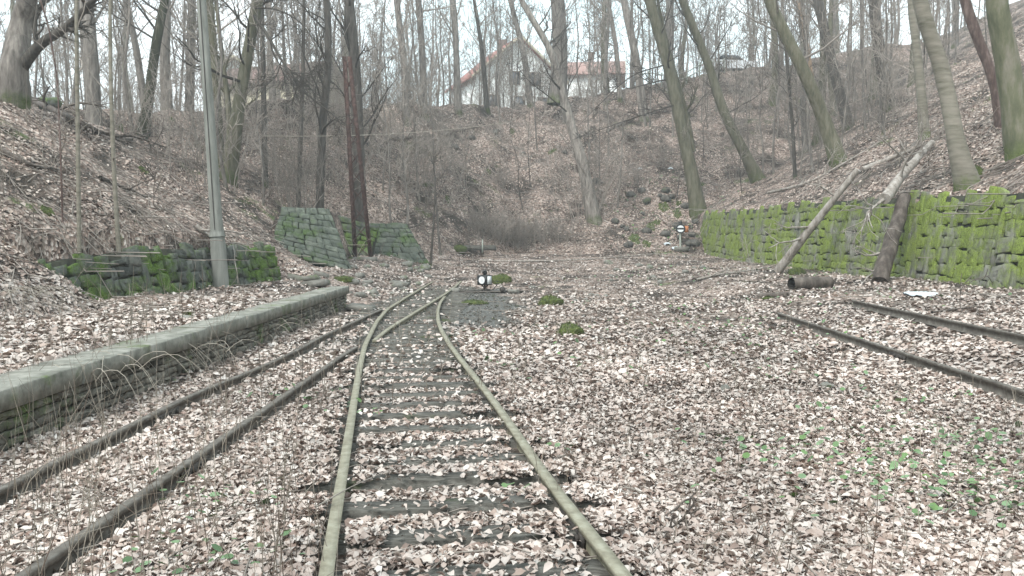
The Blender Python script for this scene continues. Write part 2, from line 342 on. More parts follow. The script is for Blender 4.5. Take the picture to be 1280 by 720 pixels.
def ground_mat():
    m = bpy.data.materials.new('leafy_ground'); m.use_nodes = True; t = m.node_tree; N = t.nodes; L = t.links
    p = N['Principled BSDF']; p.inputs['Roughness'].default_value = .8; p.inputs['Specular IOR Level'].default_value = .25
    ge = N.new('ShaderNodeNewGeometry')
    def ramp(src, stops):
        r = N.new('ShaderNodeValToRGB'); e = r.color_ramp.elements
        while len(e) < len(stops): e.new(.5)
        for i, (q, c) in enumerate(stops): e[i].position = q; e[i].color = (*c, 1)
        L.new(src, r.inputs[0]); return r.outputs[0]
    def noise(s, d=5, ro=.6):
        n = N.new('ShaderNodeTexNoise'); n.inputs['Scale'].default_value = s; n.inputs['Detail'].default_value = d; n.inputs['Roughness'].default_value = ro
        L.new(ge.outputs['Position'], n.inputs['Vector']); return n.outputs['Fac']
    def mix(f, a, b):
        x = N.new('ShaderNodeMix'); x.data_type = 'RGBA'; L.new(f, x.inputs[0]); L.new(a, x.inputs[6]); L.new(b, x.inputs[7]); return x.outputs[2]
    vo = N.new('ShaderNodeTexVoronoi'); vo.inputs['Scale'].default_value = 13; vo.inputs['Randomness'].default_value = 1
    L.new(ge.outputs['Position'], vo.inputs['Vector'])
    sp = N.new('ShaderNodeSeparateColor'); L.new(vo.outputs['Color'], sp.inputs[0])
    leaf = ramp(sp.outputs[0], [(0, (.05, .035, .03)), (.3, (.15, .105, .085)), (.6, (.32, .24, .20)), (.85, (.43, .35, .30)), (1, (.54, .47, .42))])
    soil = ramp(noise(9), [(.3, (.022, .018, .014)), (.55, (.05, .038, .03)), (.75, (.085, .065, .05))])
    bare = ramp(noise(.55, 7, .65), [(.42, (0, 0, 0)), (.60, (1, 1, 1))])
    c = mix(bare, leaf, soil)
    c = mix(ramp(noise(.45, 6, .7), [(.60, (0, 0, 0)), (.68, (.85, .85, .85))]), c, ramp(noise(20), [(.3, (.035, .055, .012)), (.7, (.10, .14, .03))]))
    at_ = N.new('ShaderNodeAttribute'); at_.attribute_name = 'wet'
    wetc = ramp(noise(14, 9, .8), [(.36, (.018, .018, .015)), (.47, (.07, .066, .058)), (.55, (.13, .13, .12)), (.66, (.27, .27, .26))])
    c = mix(at_.outputs['Fac'], c, wetc)
    L.new(c, p.inputs['Base Color'])
    b = N.new('ShaderNodeBump'); b.inputs['Strength'].default_value = .9; b.inputs['Distance'].default_value = .05
    L.new(vo.outputs['Distance'], b.inputs['Height']); L.new(b.outputs[0], p.inputs['Normal'])
    return m

# ------------------------------------------------------------------ ground
def wetness(x, y):
    a = np.exp(-(((x+.9)/1.1)**2+((y-22)/6.5)**2)**1.5)
    return np.clip((a*1.25+2.4*fbm(x*1.1+5, y*.55, 5)-.28)*2, 0, 1)*(a > .03)
b = MB(); nx, ny = len(gx), len(gy)
ii, jj = np.meshgrid(np.arange(ny-1), np.arange(nx-1), indexing='ij'); q = (ii*nx+jj).ravel()
b.add(np.stack([X.ravel(), Y.ravel(), Z.ravel()], 1), np.stack([q, q+1, q+nx+1, q+nx], 1))
gr = b.build('ground', ground_mat(), smooth=True); gr['kind'] = 'structure'
at_ = gr.data.attributes.new('wet', 'FLOAT', 'POINT'); at_.data.foreach_set('value', wetness(X.ravel(), Y.ravel()).astype(np.float32))

# ------------------------------------------------------------------ rails, sleepers
RT = .115
def railpts(px, z=RT, z1=None):
    out = []
    for k, (u, v) in enumerate(px):
        zz = z if z1 is None else z+(z1-z)*k/(len(px)-1)
        dx, dy, dz = ray(u, v); t = (zz-CZ)/dz
        out.append((float(dx*t), float(dy*t), zz))
    return out
def smoothpath(P, step=.35, fit=None):
    P = np.array(P); o = np.argsort(P[:, 1]); P = P[o]
    ys = np.arange(P[0, 1], P[-1, 1], step)
    if fit: c = np.polyfit(P[:, 1], P[:, 0], fit); xs = np.polyval(c, ys)
    else:
        xs = np.interp(ys, P[:, 1], P[:, 0])
        for _ in range(4): xs[1:-1] = (xs[:-2]+2*xs[1:-1]+xs[2:])/4
    return np.stack([xs, ys, np.interp(ys, P[:, 1], P[:, 2])], 1)
PROF = [(-.036, 0), (.036, 0), (.038, -.012), (.034, -.036), (.010, -.046), (.009, -.12), (.062, -.134), (.066, -.145), (-.066, -.145), (-.062, -.134), (-.009, -.12), (-.010, -.046), (-.034, -.036), (-.038, -.012)]
def rail(mb, P, sc=1):
    P = np.array(P); n = len(P); k = len(PROF)
    T = np.gradient(P, axis=0); T[:, 2] = 0; T /= np.linalg.norm(T, axis=1)[:, None]
    S = np.stack([T[:, 1], -T[:, 0], np.zeros(n)], 1)
    pr = np.array(PROF)*[sc, 1]
    V = P[:, None, :]+S[:, None, :]*pr[None, :, :1]+np.array([0, 0, 1])[None, None, :]*pr[None, :, 1:]
    i = np.arange(n-1)[:, None]*k; j = np.arange(k)[None, :]; j2 = (j+1) % k
    mb.add(V.reshape(-1, 3), np.stack([i+j, i+j2, i+k+j2, i+k+j], -1).reshape(-1, 4))
    for e in (0, n-1):
        mb.add(V[e][[0, 1, 2, 13]], [[0, 1, 2, 3]]); mb.add(V[e][[13, 2, 3, 12]], [[0, 1, 2, 3]]); mb.add(V[e][[11, 4, 5, 10]], [[0, 1, 2, 3]]); mb.add(V[e][[10, 5, 7, 8]], [[0, 1, 2, 3]])
near = lambda u, v: (u, v)
outer = smoothpath(railpts([(-160, 690), (0, 610), (175, 525), (240, 492), (320, 461), (372, 437), (400, 421), (440, 403), (478, 386)]))
railB1 = smoothpath(railpts([(-70, 784), (37, 712), (150, 635), (280, 545), (350, 497), (403, 461), (433, 440), (452, 429.5)]))
railB2 = smoothpath(railpts([(468, 425), (483, 412), (525, 386), (555, 368), (570, 357), (580, 347.5)]))
railA = smoothpath(railpts([(392, 830), (407, 717), (430, 580), (441, 510), (449, 461), (456, 431), (463, 417), (471, 401), (484, 386), (508, 371), (530, 358), (546, 349)]), .25)
railC = smoothpath(railpts([(860, 820), (780, 717), (690, 605), (640, 532), (617, 500), (590, 466), (577, 450), (562, 430), (552, 413), (547.5, 400), (547, 388), (550, 378), (556, 370)]), .25)
def plates(path, ts, mb, off=.05):
    for y in ts:
        k = int(np.argmin(abs(path[:, 1]-y))); k = min(max(k, 1), len(path)-2); d = path[k+1]-path[k-1]; a = math.atan2(d[1], d[0])
        for s in (-1, 1):
            c = path[k]+np.array([-math.sin(a), math.cos(a), 0])*s*.022+np.array([0, 0, -.075]); mb.box(c, (.55, .02, .075), a)
            for q in (-.2, -.07, .07, .2):
                c2 = c+np.array([math.cos(a)*q-math.sin(a)*s*.018, math.sin(a)*q+math.cos(a)*s*.018, 0]); mb.box(c2, (.035, .03, .035), a, .003)
def track(name, label, rails, sleepers, joints):
    t = thing(name, (float(rails[0][0][0][0]), float(rails[0][0][0][1]), 0), label, 'railway track')
    L0 = t.location
    for path, mt in rails:
        m = MB(); rail(m, path, .8 if mt == M['rail_dark'] else .95); m.build('rail', mt, t, loc=L0)
    if joints:
        for path, ts in joints:
            for y in ts:
                m = MB(); plates(path, [y], m); m.build('fishplate', M['iron'], t, loc=L0)
    for (c, ln, a, top) in sleepers:
        m = MB(); w_ = random.uniform(.2, .26)
        n = 8; xs = np.linspace(-ln/2, ln/2, n+1)
        V = []
        for x_ in xs:
            e = .02*(abs(x_) > ln/2-.01); jj_ = rng.uniform(-.012, .012, 4)
            V += [(x_, -w_/2+jj_[0], top-.15), (x_, -w_/2+.012+jj_[1], top-e+jj_[2]), (x_, w_/2-.012+jj_[3], top-e+jj_[2]*.5), (x_, w_/2, top-.15)]
        V = np.array(V); ca, sa = math.cos(a), math.sin(a)
        V = np.stack([V[:, 0]*ca-V[:, 1]*sa+c[0], V[:, 0]*sa+V[:, 1]*ca+c[1], V[:, 2]+c[2]], 1)
        f = []
        for q in range(n):
            for s in range(3): f.append([q*4+s, q*4+s+1, q*4+s+5, q*4+s+4])
        m.add(V, f); m.add(V[[0, 1, 2, 3]], [[3, 2, 1, 0]]); m.add(V[[-4, -3, -2, -1]], [[0, 1, 2, 3]])
        m.build('sleeper', M['sleeper'], t, loc=L0)
    return t
def xat(path, y): return float(np.interp(y, path[:, 1], path[:, 0]))
sl1 = []; y = 3.2
while y < 17.0:        # centre track
    xa, xb = xat(railA, y), xat(railC, y)
    d = (xat(railA, y+.3)-xat(railA, y-.3)+xat(railC, y+.3)-xat(railC, y-.3))/1.2
    vis = random.uniform(.035, .07)
    if y > 11: vis = random.uniform(.045, .07)
    sl1.append((((xa+xb)/2+random.uniform(-.04, .04), y, 0), 1.72+random.uniform(-.06, .06), -math.atan(d)+random.uniform(-.04, .04), vis))
    y += .56 if y < 11 else .47
while y < 31:
    xa, xb = xat(railA, min(y, 31.5)), xat(railB2, y)
    sl1.append((((xa+xb)/2+.05, y, 0), 2.5 if y < 24 else 2.2, random.uniform(-.03, .03)-.05, random.uniform(.03, .06))); y += .55
sl2 = []; y = 3.5
while y < 15.5:
    xa, xb = xat(outer, y), xat(railB1, min(y, 14))
    sl2.append((((xa+xb)/2, y, 0), 1.55, random.uniform(-.05, .05), random.uniform(-.03, .012) if y < 12.5 else .035)); y += .64
track('railway_track', 'centre railway track with mossy pale rails and bare timber sleepers curving up to the points',
      [(railA, M['rail']), (railC, M['rail']), (railB2, M['rail'])], sl1, [(railA, [7.6]), (railC, [5.0, 9.4])])
track('railway_track', 'rusty left railway track between the stone platform and the centre track, sleepers buried in leaves',
      [(outer, M['rail_dark']), (railB1, M['rail_dark'])], sl2, [(railB1, [6.2]), (outer, [8.4])])
# right track
r1 = smoothpath(railpts([(1420, 533), (1280, 488), (1180, 456), (1100, 431), (1020, 406), (968, 389)], .16), fit=1)
r2 = smoothpath(railpts([(1420, 448), (1275, 418), (1170, 396), (1065, 375)], .40, .40), fit=1)
track('railway_track', 'abandoned right railway track sunk in leaves in front of the green mossy wall', [(r1, M['rail_dark']), (r2, M['rail_dark'])], [], [(r1, [12.0])])

# ------------------------------------------------------------------ stone walls
def stone_part(mb, C, ch, sw, dep=.05, jit=.25, irregular=.0, topjit=0, push=.04, flat=1.):
    """C = BL, BR, TR, TL ; dressed or rubble stones laid in courses over the quad"""
    BL, BR, TR, TL = [np.array(c, float) for c in C]
    W_ = np.linalg.norm(BR-BL); Hh = (np.linalg.norm(TL-BL)+np.linalg.norm(TR-BR))/2
    nrm = np.cross(BR-BL, TL-BL); nrm /= np.linalg.norm(nrm)
    if nrm[1] > 0 and abs(nrm[1]) > .2 or (abs(nrm[1]) <= .2 and nrm[0]*BL[0] > 0): nrm = -nrm
    def P(s, t, d): return (BL*(1-s)+BR*s)*(1-t)+(TL*(1-s)+TR*s)*t+nrm*d
    rows = max(1, int(round(Hh/ch))); tb = [0.]
    for _ in range(rows): tb.append(tb[-1]+random.uniform(.75, 1.25))
    tb = [q/tb[-1] for q in tb]
    for r_ in range(rows):
        s = -random.uniform(0, .5)*sw/W_
        while s < 1:
            ws = random.uniform(.55, 1.5)*sw/W_; s1 = s+ws
            a, c_ = max(0, s), min(1, s1)
            if c_-a > .2*sw/W_:
                t0, t1 = tb[r_], tb[r_+1]
                if r_ == rows-1: t1 += random.uniform(-topjit, topjit)*.5
                if irregular >= 1 and r_ < rows-2 and random.random() < .09: t1 = tb[r_+2]
                gp = .006; gs = gp/W_; gt = gp/Hh
                jt = lambda: random.uniform(-jit, jit)*.12*(t1-t0); js = lambda: random.uniform(-jit, jit)*.12*ws
                und = irregular*.25*(t1-t0)
                if irregular and random.random() < .5 and r_ < rows-1 and r_ > 0:
                    t0 += random.uniform(-und, und)
                cr_ = [(a+gs+js(), t0+gt+jt()), (c_-gs+js(), t0+gt+jt()), (c_-gs+js(), t1-gt+jt()), (a+gs+js(), t1-gt+jt())]
                cs, ct = np.mean([q[0] for q in cr_]), np.mean([q[1] for q in cr_])
                # 12-gon outline: cut corners
                ol = []
                for i in range(4):
                    p0, p1, p2 = cr_[i-1], cr_[i], cr_[(i+1) % 4]
                    k1, k2 = random.uniform(.02, .13), random.uniform(.02, .13)
                    ol.append((p1[0]+(p0[0]-p1[0])*k1, p1[1]+(p0[1]-p1[1])*k1)); ol.append((p1[0]+(p2[0]-p1[0])*k2, p1[1]+(p2[1]-p1[1])*k2))
                d0 = random.uniform(.2, 1)*push+(.02 if t1-t0 > 1.35/rows else 0)
                n = len(ol)
                ring0 = [P(x, y_, -dep*2) for x, y_ in ol]; ring1 = [P(x, y_, d0-.016*flat) for x, y_ in ol]
                ins = .07
                ring2 = [P(x+(cs-x)*ins, y_+(ct-y_)*ins, d0+(.003+random.uniform(-.006, .008))*flat) for x, y_ in ol]
                ring3 = [P(x+(cs-x)*.6, y_+(ct-y_)*.6, d0+.005+random.uniform(-.012, .014)) for x, y_ in ol]
                V = np.array(ring0+ring1+ring2+ring3+[P(cs, ct, d0+.006)]); f = []
                for k in range(3):
                    for i in range(n): f.append([k*n+i, k*n+(i+1) % n, (k+1)*n+(i+1) % n, (k+1)*n+i])
                mb.add(V, f); mb.add(V[3*n:], [[i, (i+1) % n, n] for i in range(n)])
            s = s1
    return nrm
def backing(mb, C, nrm, th=.5, inset=.03):
    C = [np.array(c, float) for c in C]; f = [c-nrm*inset for c in C]
    hz = np.array([nrm[0], nrm[1], 0]); hz /= np.linalg.norm(hz)
    bk = [c-nrm*inset-hz*th for c in C]
    lo = [f[0]-[0, 0, .5], f[1]-[0, 0, .5]]; lb = [bk[0]-[0, 0, .5], bk[1]-[0, 0, .5]]
    V = np.array([lo[0], lo[1], f[2], f[3], lb[0], lb[1], bk[2], bk[3]])
    mb.add(V, [[0, 1, 2, 3], [5, 4, 7, 6], [3, 2, 6, 7], [1, 5, 6, 2], [4, 0, 3, 7], [0, 4, 5, 1]])
def stonewall(name, label, quads, ch, sw, mt, group=None, **kw):
    L0 = np.array(quads[0][0], float); t = thing(name, tuple(L0), label, 'wall', group)
    a, b_ = MB(), MB()
    for C in quads:
        n = stone_part(a, C, ch, sw, **kw); backing(b_, C, n)
    a.build('stone_face', mt, t, loc=L0); b_.build('core', M['joint'], t, loc=L0); return t
# right wall in lengths following its gentle curve
qs = []; ys = [12, 17, 22, 27, 33, 39, 46, 52.6]
for a, c in zip(ys[:-1], ys[1:]):
    def pt(y_, top):
        x_ = xwr(y_)+(.38 if top else 0)+.12*math.sin(y_*.5)
        zb = min(Hs(x_-.6, y_), 1.0)-.15
        return (x_, y_, 2.84+.012*(y_-20)+.08*math.sin(y_*.8) if top else zb)
    qs.append((pt(a, 0), pt(c, 0), pt(c, 1), pt(a, 1)))
stonewall('retaining_wall', 'long tall stone retaining wall covered in bright green moss on the right', qs, .36, .36, M['stone_right'], jit=1.4, irregular=1, topjit=.15, push=.02, flat=.35)
qs = []; ys = [15.9, 18, 20, 22, 24, 25.7]
for a, c in zip(ys[:-1], ys[1:]):
    def pt(y_, top):
        x_ = float(xtl(np.array(y_)))-(.22 if top else 0)+.08*math.sin(y_*1.3)
        return (x_, y_, 1.42+.07*math.sin(y_*2)-(.25 if y_ < 16 else 0) if top else .38)
    qs.append((pt(a, 0), pt(c, 0), pt(c, 1), pt(a, 1)))
stonewall('retaining_wall', 'low dark tumbledown stone wall patched with moss behind the concrete pole', qs, .27, .30, M['stone_left'], jit=1.6, irregular=1, topjit=.3, push=.09)
# wing walls of the culvert
stonewall('wing_wall', 'sloping squared stone wing wall left of the rusty mast, nearer of the pair',
    [(at(338, 312, 31), at(442, 341, 31), at(411, 261, 32.6), at(352, 259, 32.6))], .27, .42, M['stone_wing'], jit=.8, push=.03)
stonewall('culvert_wall', 'dark mossy side wall in the gap between the two sloping wing walls',
    [(at(405, 326, 38.9), at(462, 326, 39.2), at(474, 284, 39.6), at(412, 266, 39.3))], .3, .5, M['stone_left'], jit=.8, push=.04)
stonewall('wing_wall', 'green sloping stone wing wall right of the rusty mast, farther of the pair',
    [(at(452, 330, 40.5), at(538, 330, 40.5), at(508, 279, 42.2), at(452, 279, 42.2))], .32, .46, M['stone_wing'], jit=.8, push=.03)
# platform
PX = -4.05
t = thing('platform_edge', (PX, 3, 0), 'low overgrown platform wall with long grey coping slabs beside the left track', 'platform')
a = MB(); b_ = MB(); ys = [1.5, 6, 10, 14, 18, 21.6]
for p0, p1 in zip(ys[:-1], ys[1:]):
    C = ((PX, p0, -.06), (PX, p1, -.06), (PX, p1, .34), (PX, p0, .34)); n = stone_part(a, C, .085, .3, jit=1.2, irregular=.6, push=.045, dep=.04); backing(b_, C, np.array([1., 0, 0]), .45)
C = ((PX-.45, 21.6, -.06), (PX, 21.6, -.06), (PX, 21.6, .34), (PX-.45, 21.6, .34))
a.build('stone_face', M['stone_platform'], t, loc=t.location); b_.build('core', M['joint'], t, loc=t.location)
y = 1.2
while y < 21.5:
    ln = min(random.uniform(1.5, 2.1), 21.75-y)
    m = MB(); n = 6; V = []
    dz, dxx = random.uniform(-.008, .012), random.uniform(-.02, .025)
    for k in range(n+1):
        yy = y+.022+(ln-.044)*k/n; jz = rng.uniform(-.01, .01, 2); jx = rng.uniform(-.008, .008, 2)
        V += [(PX-.40, yy, .35), (PX-.40+jx[0], yy, .53+dz+jz[0]), (PX+.05+dxx+jx[1], yy, .53+dz+jz[1]), (PX+.062+dxx+jx[1], yy, .518+dz+jz[1]), (PX+.06+dxx+jx[0], yy, .35)]
    f = [[k*5+s, k*5+(s+1) % 5, (k+1)*5+(s+1) % 5, (k+1)*5+s] for k in range(n) for s in range(5)]
    m.add(np.array(V), f); m.add(np.array(V[:5]), [[0, 1, 2, 3, 4]]); m.add(np.array(V[-5:]), [[4, 3, 2, 1, 0]])
    m.build('coping_slab', M['coping'], t, loc=t.location); y += ln

# ------------------------------------------------------------------ trees
def unit(v): return v/(np.linalg.norm(v)+1e-9)
TWIG = [.0045]
def grow(mb, p, d, ln, r, lvl, kids, up=.12, sides=(5, 4, 3, 3), wob=.16):
    n = 6 if lvl < 2 else 4
    P = [p]; dd = unit(d)
    for i in range(n):
        dd = unit(dd+rng.normal(0, wob, 3)+np.array([0, 0, up])); P.append(P[-1]+dd*ln/n)
    P = np.array(P); rr = np.linspace(r, max(TWIG[0], r*.25), n+1)
    mb.tube(P, rr, sides[min(lvl, 3)])
    if lvl+1 < len(kids)+1 and kids[lvl:]:
        for _ in range(kids[lvl]):
            s = random.uniform(.2, .97)*n; i = min(int(s), n-1); q = P[i]+(P[i+1]-P[i])*(s-i)
            ax = unit(P[i+1]-P[i]); o = unit(np.cross(ax, rng.normal(0, 1, 3))); an = R(random.uniform(28, 62))
            grow(mb, q, ax*math.cos(an)+o*math.sin(an), ln*random.uniform(.35, .62), max(TWIG[0], rr[i]*random.uniform(.45, .65)), lvl+1, kids, up, sides, wob*1.1)
def catmull(P, n):
    P = np.array(P, float); P = np.vstack([2*P[0]-P[1], P, 2*P[-1]-P[-2]]); out = []
    for i in range(1, len(P)-2):
        for k in range(n):
            t_ = k/n; a, b2, c, d = P[i-1], P[i], P[i+1], P[i+2]
            out.append(.5*((2*b2)+(-a+c)*t_+(2*a-5*b2+4*c-d)*t_**2+(-a+3*b2-3*c+d)*t_**3))
    out.append(P[-2]); return np.array(out)
def tree_mesh(pts, rad, mt, tw, t, flare=1.12, limbs=12, low=.45, kids=(4, 3), limb_len=3.5, side=10, extra=None):
    """pts local trunk points, rad radius at each"""
    D = catmull(np.hstack([np.array(pts), np.array(rad)[:, None]]), 6); P = D[:, :3]; rr = np.maximum(D[:, 3], .01)
    # buried foot and root flare
    hgt = np.linalg.norm(P-P[0], axis=1); rr2 = rr*(1+(flare-1)*np.exp(-hgt/(rr[0]*2.2)))
    foot = P[0]-(P[1]-P[0])/np.linalg.norm(P[1]-P[0])*.5
    m = MB(); m.tube(np.vstack([foot, P]), np.concatenate([[rr2[0]*1.15], rr2]), side, jit=.045)
    m.build('trunk', mt, t, smooth=True)
    m = MB(); L_ = len(P)-1; lens = np.concatenate([[0], np.cumsum(np.linalg.norm(np.diff(P, axis=0), axis=1))]); tot = lens[-1]
    for i in range(limbs):
        s = tot*(low+(1-low)*(i+random.random()*.8)/limbs); s = min(s, tot*.995)
        k = int(np.searchsorted(lens, s))-1; k = max(0, min(k, L_-1)); f = (s-lens[k])/(lens[k+1]-lens[k]+1e-9)
        q = P[k]+(P[k+1]-P[k])*f; r_ = rr[k]
        az = random.uniform(0, 2*math.pi); el = R(random.uniform(15, 60)); d = np.array([math.cos(az)*math.cos(el), math.sin(az)*math.cos(el), math.sin(el)])
        fr = 1-s/tot
        grow(m, q, d, limb_len*(.45+.75*fr)*random.uniform(.7, 1.3), max(.012, min(r_*.42, .075)*random.uniform(.6, 1)), 0, kids)
    if extra:
        for q, d, ln, r_, kk in extra: grow(m, np.array(q), np.array(d), ln, r_, 0, kk, up=.0, wob=.12)
    m.build('crown', tw, t)
def bough(m, path, r, kids, side=6):
    P = catmull(path, 5); n = len(P); rr = np.linspace(r, r*.2, n); m.tube(P, rr, side)
    for _ in range(kids[0]):
        i = random.randint(int(n*.2), n-2); ax = unit(P[i+1]-P[i]); o = unit(np.cross(ax, rng.normal(0, 1, 3))); an = R(random.uniform(25, 60))
        grow(m, P[i], ax*math.cos(an)+o*math.sin(an), random.uniform(.8, 2.2)*min(1, r/.05)*(1.1-.75*i/n), rr[i]*.6, 1, (0,)+tuple(kids), up=.02)
def hero(px, widths, label, mt='bark_grey', tw='twig', Y=None, top=16, limbs=16, low=.25, kids=(4, 3), ll=3.2, name='bare_tree', group=None, cat='tree', boughs=(), side=10):
    base = g(*px[0]) if Y is None else at(px[0][0], px[0][1], Y)
    if not (base.y == base.y): print('NOHIT', label); base = at(px[0][0], px[0][1], 66)
    if Y is not None: base.z = Hs(base.x, base.y)
    yb = base.y; P = []; rd = []
    dy = random.uniform(-.02, .02)
    for k, (u, v) in enumerate(px):
        p = at(u, v, yb+k*.15*random.uniform(-1, 1)) if k else base
        P.append(np.array(p-base)); rd.append(widths[k]*.82/2*yb/F)
    d = P[-1]-P[-2]; d = d/np.linalg.norm(d); d = unit(d*.7+np.array([0, 0, .45]))
    r0 = rd[-1]; h0 = P[-1][2]
    rest = max(2.5, top-h0)
    for k in range(1, 5):
        P.append(P[-1]+d*rest/4+rng.normal(0, .12, 3)*np.array([1, 1, 0])); rd.append(max(.015, r0*(1-k/4*.93)))
    TWIG[0] = max(.004, .00016*yb)
    t = thing(name, base, label, cat, group)
    tree_mesh(P, rd, M[mt], M[tw], t, limbs=limbs, low=low, kids=kids, limb_len=ll, side=side)
    for (bp, br, kd, bm) in boughs:
        m = MB(); path = [np.array(at(u, v, yb+dyy)-base) for u, v, dyy in bp]; bough(m, path, br, kd); m.build('bough', M[bm], t, smooth=True)
    return t

hero([(14, 128), (18, 80), (27, 30), (36, -10)], [50, 38, 32, 27], 'massive old tree at the top left corner with a thick arching limb', 'bark_grey', top=14,
     boughs=[([(22, 92, 0), (48, 58, -.4), (85, 32, -.9), (125, -8, -1.5), (170, -60, -2)], .19, (8, 3), 'bark_dark'), ([(24, 60, 0), (44, 20, .3), (62, -15, .5), (80, -80, 1)], .14, (6, 3), 'bark_dark')])
hero([(117, 125), (113, 60), (108, 0)], [24, 21, 19], 'thick pale grey trunk on the left bank top, right of the massive corner tree', Y=37)
hero([(179, 166), (187, 115), (196, 50), (206, 0)], [19, 15, 14, 12], 'dark green leaning tree alone on the left bank crest', 'bark_mossy', 'twig_dark', top=15)
hero([(183, 130), (170, 60), (157, 0)], [12, 10, 9], 'slim grey tree leaning left behind the dark green tree on the left bank', Y=45)
hero([(209, 150), (206, 70), (208, 0)], [18, 15, 13], 'straight grey trunk between the dark green tree and the concrete pole', Y=44)
hero([(236, 150), (238, 80), (240, 0)], [15, 13, 12], 'pale upright trunk just left of the top of the concrete pole', Y=48)
hero([(276, 188), (271, 120), (266, 50), (262, 0)], [14, 12, 12, 11], 'upright trunk just right of the concrete pole, left of the forked green tree', Y=40, mt='bark_green')
hero([(285, 226), (293, 170), (304, 100), (322, 0)], [27, 22, 18, 17], 'stout dark green forked tree leaning right, right of the concrete pole', 'bark_green', 'twig_dark', top=15,
     boughs=[([(287, 190, .1), (286, 140, .3), (279, 80, .4), (270, 0, .5), (262, -90, .6)], .16, (8, 3), 'bark_green'),
             ([(318, 20, 0), (335, 45, -1.2), (352, 75, -2), (378, 112, -3), (412, 140, -3.4), (436, 158, -3.8)], .07, (14, 4), 'twig_dark'),
             ([(318, 10, 0), (345, 12, -1), (375, 28, -2), (395, 60, -3), (405, 110, -3.5)], .045, (9, 3), 'twig_dark')])
hero([(331, 195), (329, 100), (327, 0)], [9, 8, 7], 'slender straight dark tree right of the forked green tree', 'bark_dark', Y=42)
hero([(398, 235), (403, 160), (410, 80), (408, 0)], [13, 12, 11, 10], 'narrow dark tree rising behind the nearer wing wall', 'bark_dark', 'twig_dark', Y=40, top=15, limbs=14)
hero([(372, 235), (377, 140), (380, 0)], [7, 6, 5], 'thin dark stem left of the narrow dark tree behind the nearer wing wall', 'bark_dark', Y=41, limbs=9)
hero([(452, 270), (448, 190), (444, 90), (436, 0)], [20, 18, 17, 15], 'rough dark trunk directly behind the rusty lattice mast', 'bark_dark', 'twig_dark', Y=43, top=17, limbs=18, low=.25)
hero([(508, 152), (505, 80), (496, 0)], [12, 10, 9], 'grey tree on the crest right of the mast trunk', 'bark_grey')
hero([(531, 147), (528, 70), (523, 0)], [12, 10, 9], 'upright grey tree on the crest, second to the right of the mast', 'bark_grey')
hero([(573, 141), (570, 60), (566, 0)], [11, 9, 9], 'tree on the crest just left of the white house gable', 'bark_grey')
hero([(609, 138), (602, 60), (592, -5)], [8, 6, 5], 'thin tree leaning left in front of the left eave of the white house', 'bark_dark')
hero([(663, 132), (655, 70), (638, 0)], [10, 9, 7], 'tree leaning left right in front of the white house gable', 'bark_grey')
hero([(742, 274), (728, 205), (712, 150), (700, 105), (686, 60), (652, 0)], [22, 17, 14, 12, 10, 8], 'tall bent tree with a flared pale foot alone in the middle of the rear slope', 'bark_grey', 'twig_dark', top=19, limbs=16, low=.35,
     boughs=[([(709, 140, 0), (685, 120, -.5), (660, 100, -1), (645, 80, -1.4)], .05, (8, 3), 'twig_dark')])
hero([(748, 272), (728, 200)], [7, 5], 'thin young stem leaning against the foot of the tall bent tree', 'bark_grey', top=7, limbs=5)
hero([(697, 122), (700, 60), (697, 0)], [26, 23, 21], 'thick grey trunk on the crest right of the white house', 'bark_grey')
hero([(805, 150), (796, 80), (780, 0)], [14, 12, 11], 'grey tree on the crest left of the leaning green tree', 'bark_grey')
hero([(775, 125), (770, 60), (760, 0)], [8, 7, 6], 'slim tree on the crest midway between the white house and the leaning green tree', 'bark_grey')
hero([(873, 266), (864, 215), (850, 150), (836, 85), (812, 0)], [26, 20, 18, 17, 15], 'leaning mossy green tree standing at the far end of the right wall', 'bark_green', 'twig_dark', top=17, limbs=16, low=.3,
     boughs=[([(866, 190, .1), (857, 140, .2), (838, 70, .3), (822, 0, .4), (812, -70, .5)], .2, (8, 3), 'bark_green'), ([(846, 130, 0), (815, 140, -1), (770, 155, -2), (715, 175, -3)], .05, (9, 3), 'twig_dark'),
             ([(835, 80, 0), (790, 95, -1.5), (750, 130, -2.5), (725, 155, -3)], .045, (9, 3), 'twig_dark')])
hero([(948, 226), (930, 190), (905, 140), (885, 80), (853, 0)], [22, 16, 15, 13, 12], 'slender green tree curving left, rising behind the right wall', 'bark_green', 'twig_dark', top=16, limbs=13)
hero([(1048, 202), (1030, 150), (1005, 90), (962, 0)], [26, 21, 19, 17], 'stout grey-green tree leaning left on the right slope above the leaning pale log', 'bark_green', top=17)
hero([(1062, 160), (1045, 100), (1022, 0)], [17, 15, 14], 'dark upright trunk behind the stout grey-green tree', 'bark_dark')
hero([(1018, 125), (1010, 70), (998, 0)], [9, 8, 7], 'dead tree with bark stripped to orange wood on the right slope', 'rawwood', 'twig')
hero([(1112, 135), (1100, 70), (1092, 0)], [20, 18, 16], 'thick dark-barked trunk high on the right slope', 'bark_dark')
hero([(1156, 172), (1149, 90), (1139, 0)], [16, 13, 11], 'slim grey beech just left of the smooth leaning beech', 'beech')
hero([(1210, 234), (1196, 180), (1178, 90), (1150, 0)], [36, 26, 23, 21], 'smooth ringed beech leaning left with a mossy foot at the top of the right wall', 'beech', 'twig', top=16, limbs=10, low=.6, side=14)
hero([(1252, 155), (1240, 95), (1206, 0)], [18, 15, 15], 'reddish rough-barked tree leaning left beside the big green trunk', 'bark_red')
hero([(1277, 190), (1262, 95), (1245, -5)], [42, 35, 31], 'big smooth green trunk at the right edge of the view', 'beech_green', 'twig', top=16, limbs=9, low=.6, side=14)
hero([(994, 222), (990, 150), (982, 60)], [6, 5, 4], 'thin straight dark stem behind the right wall left of the pale leaning log', 'bark_dark', 'twig_dark', top=9, limbs=8)
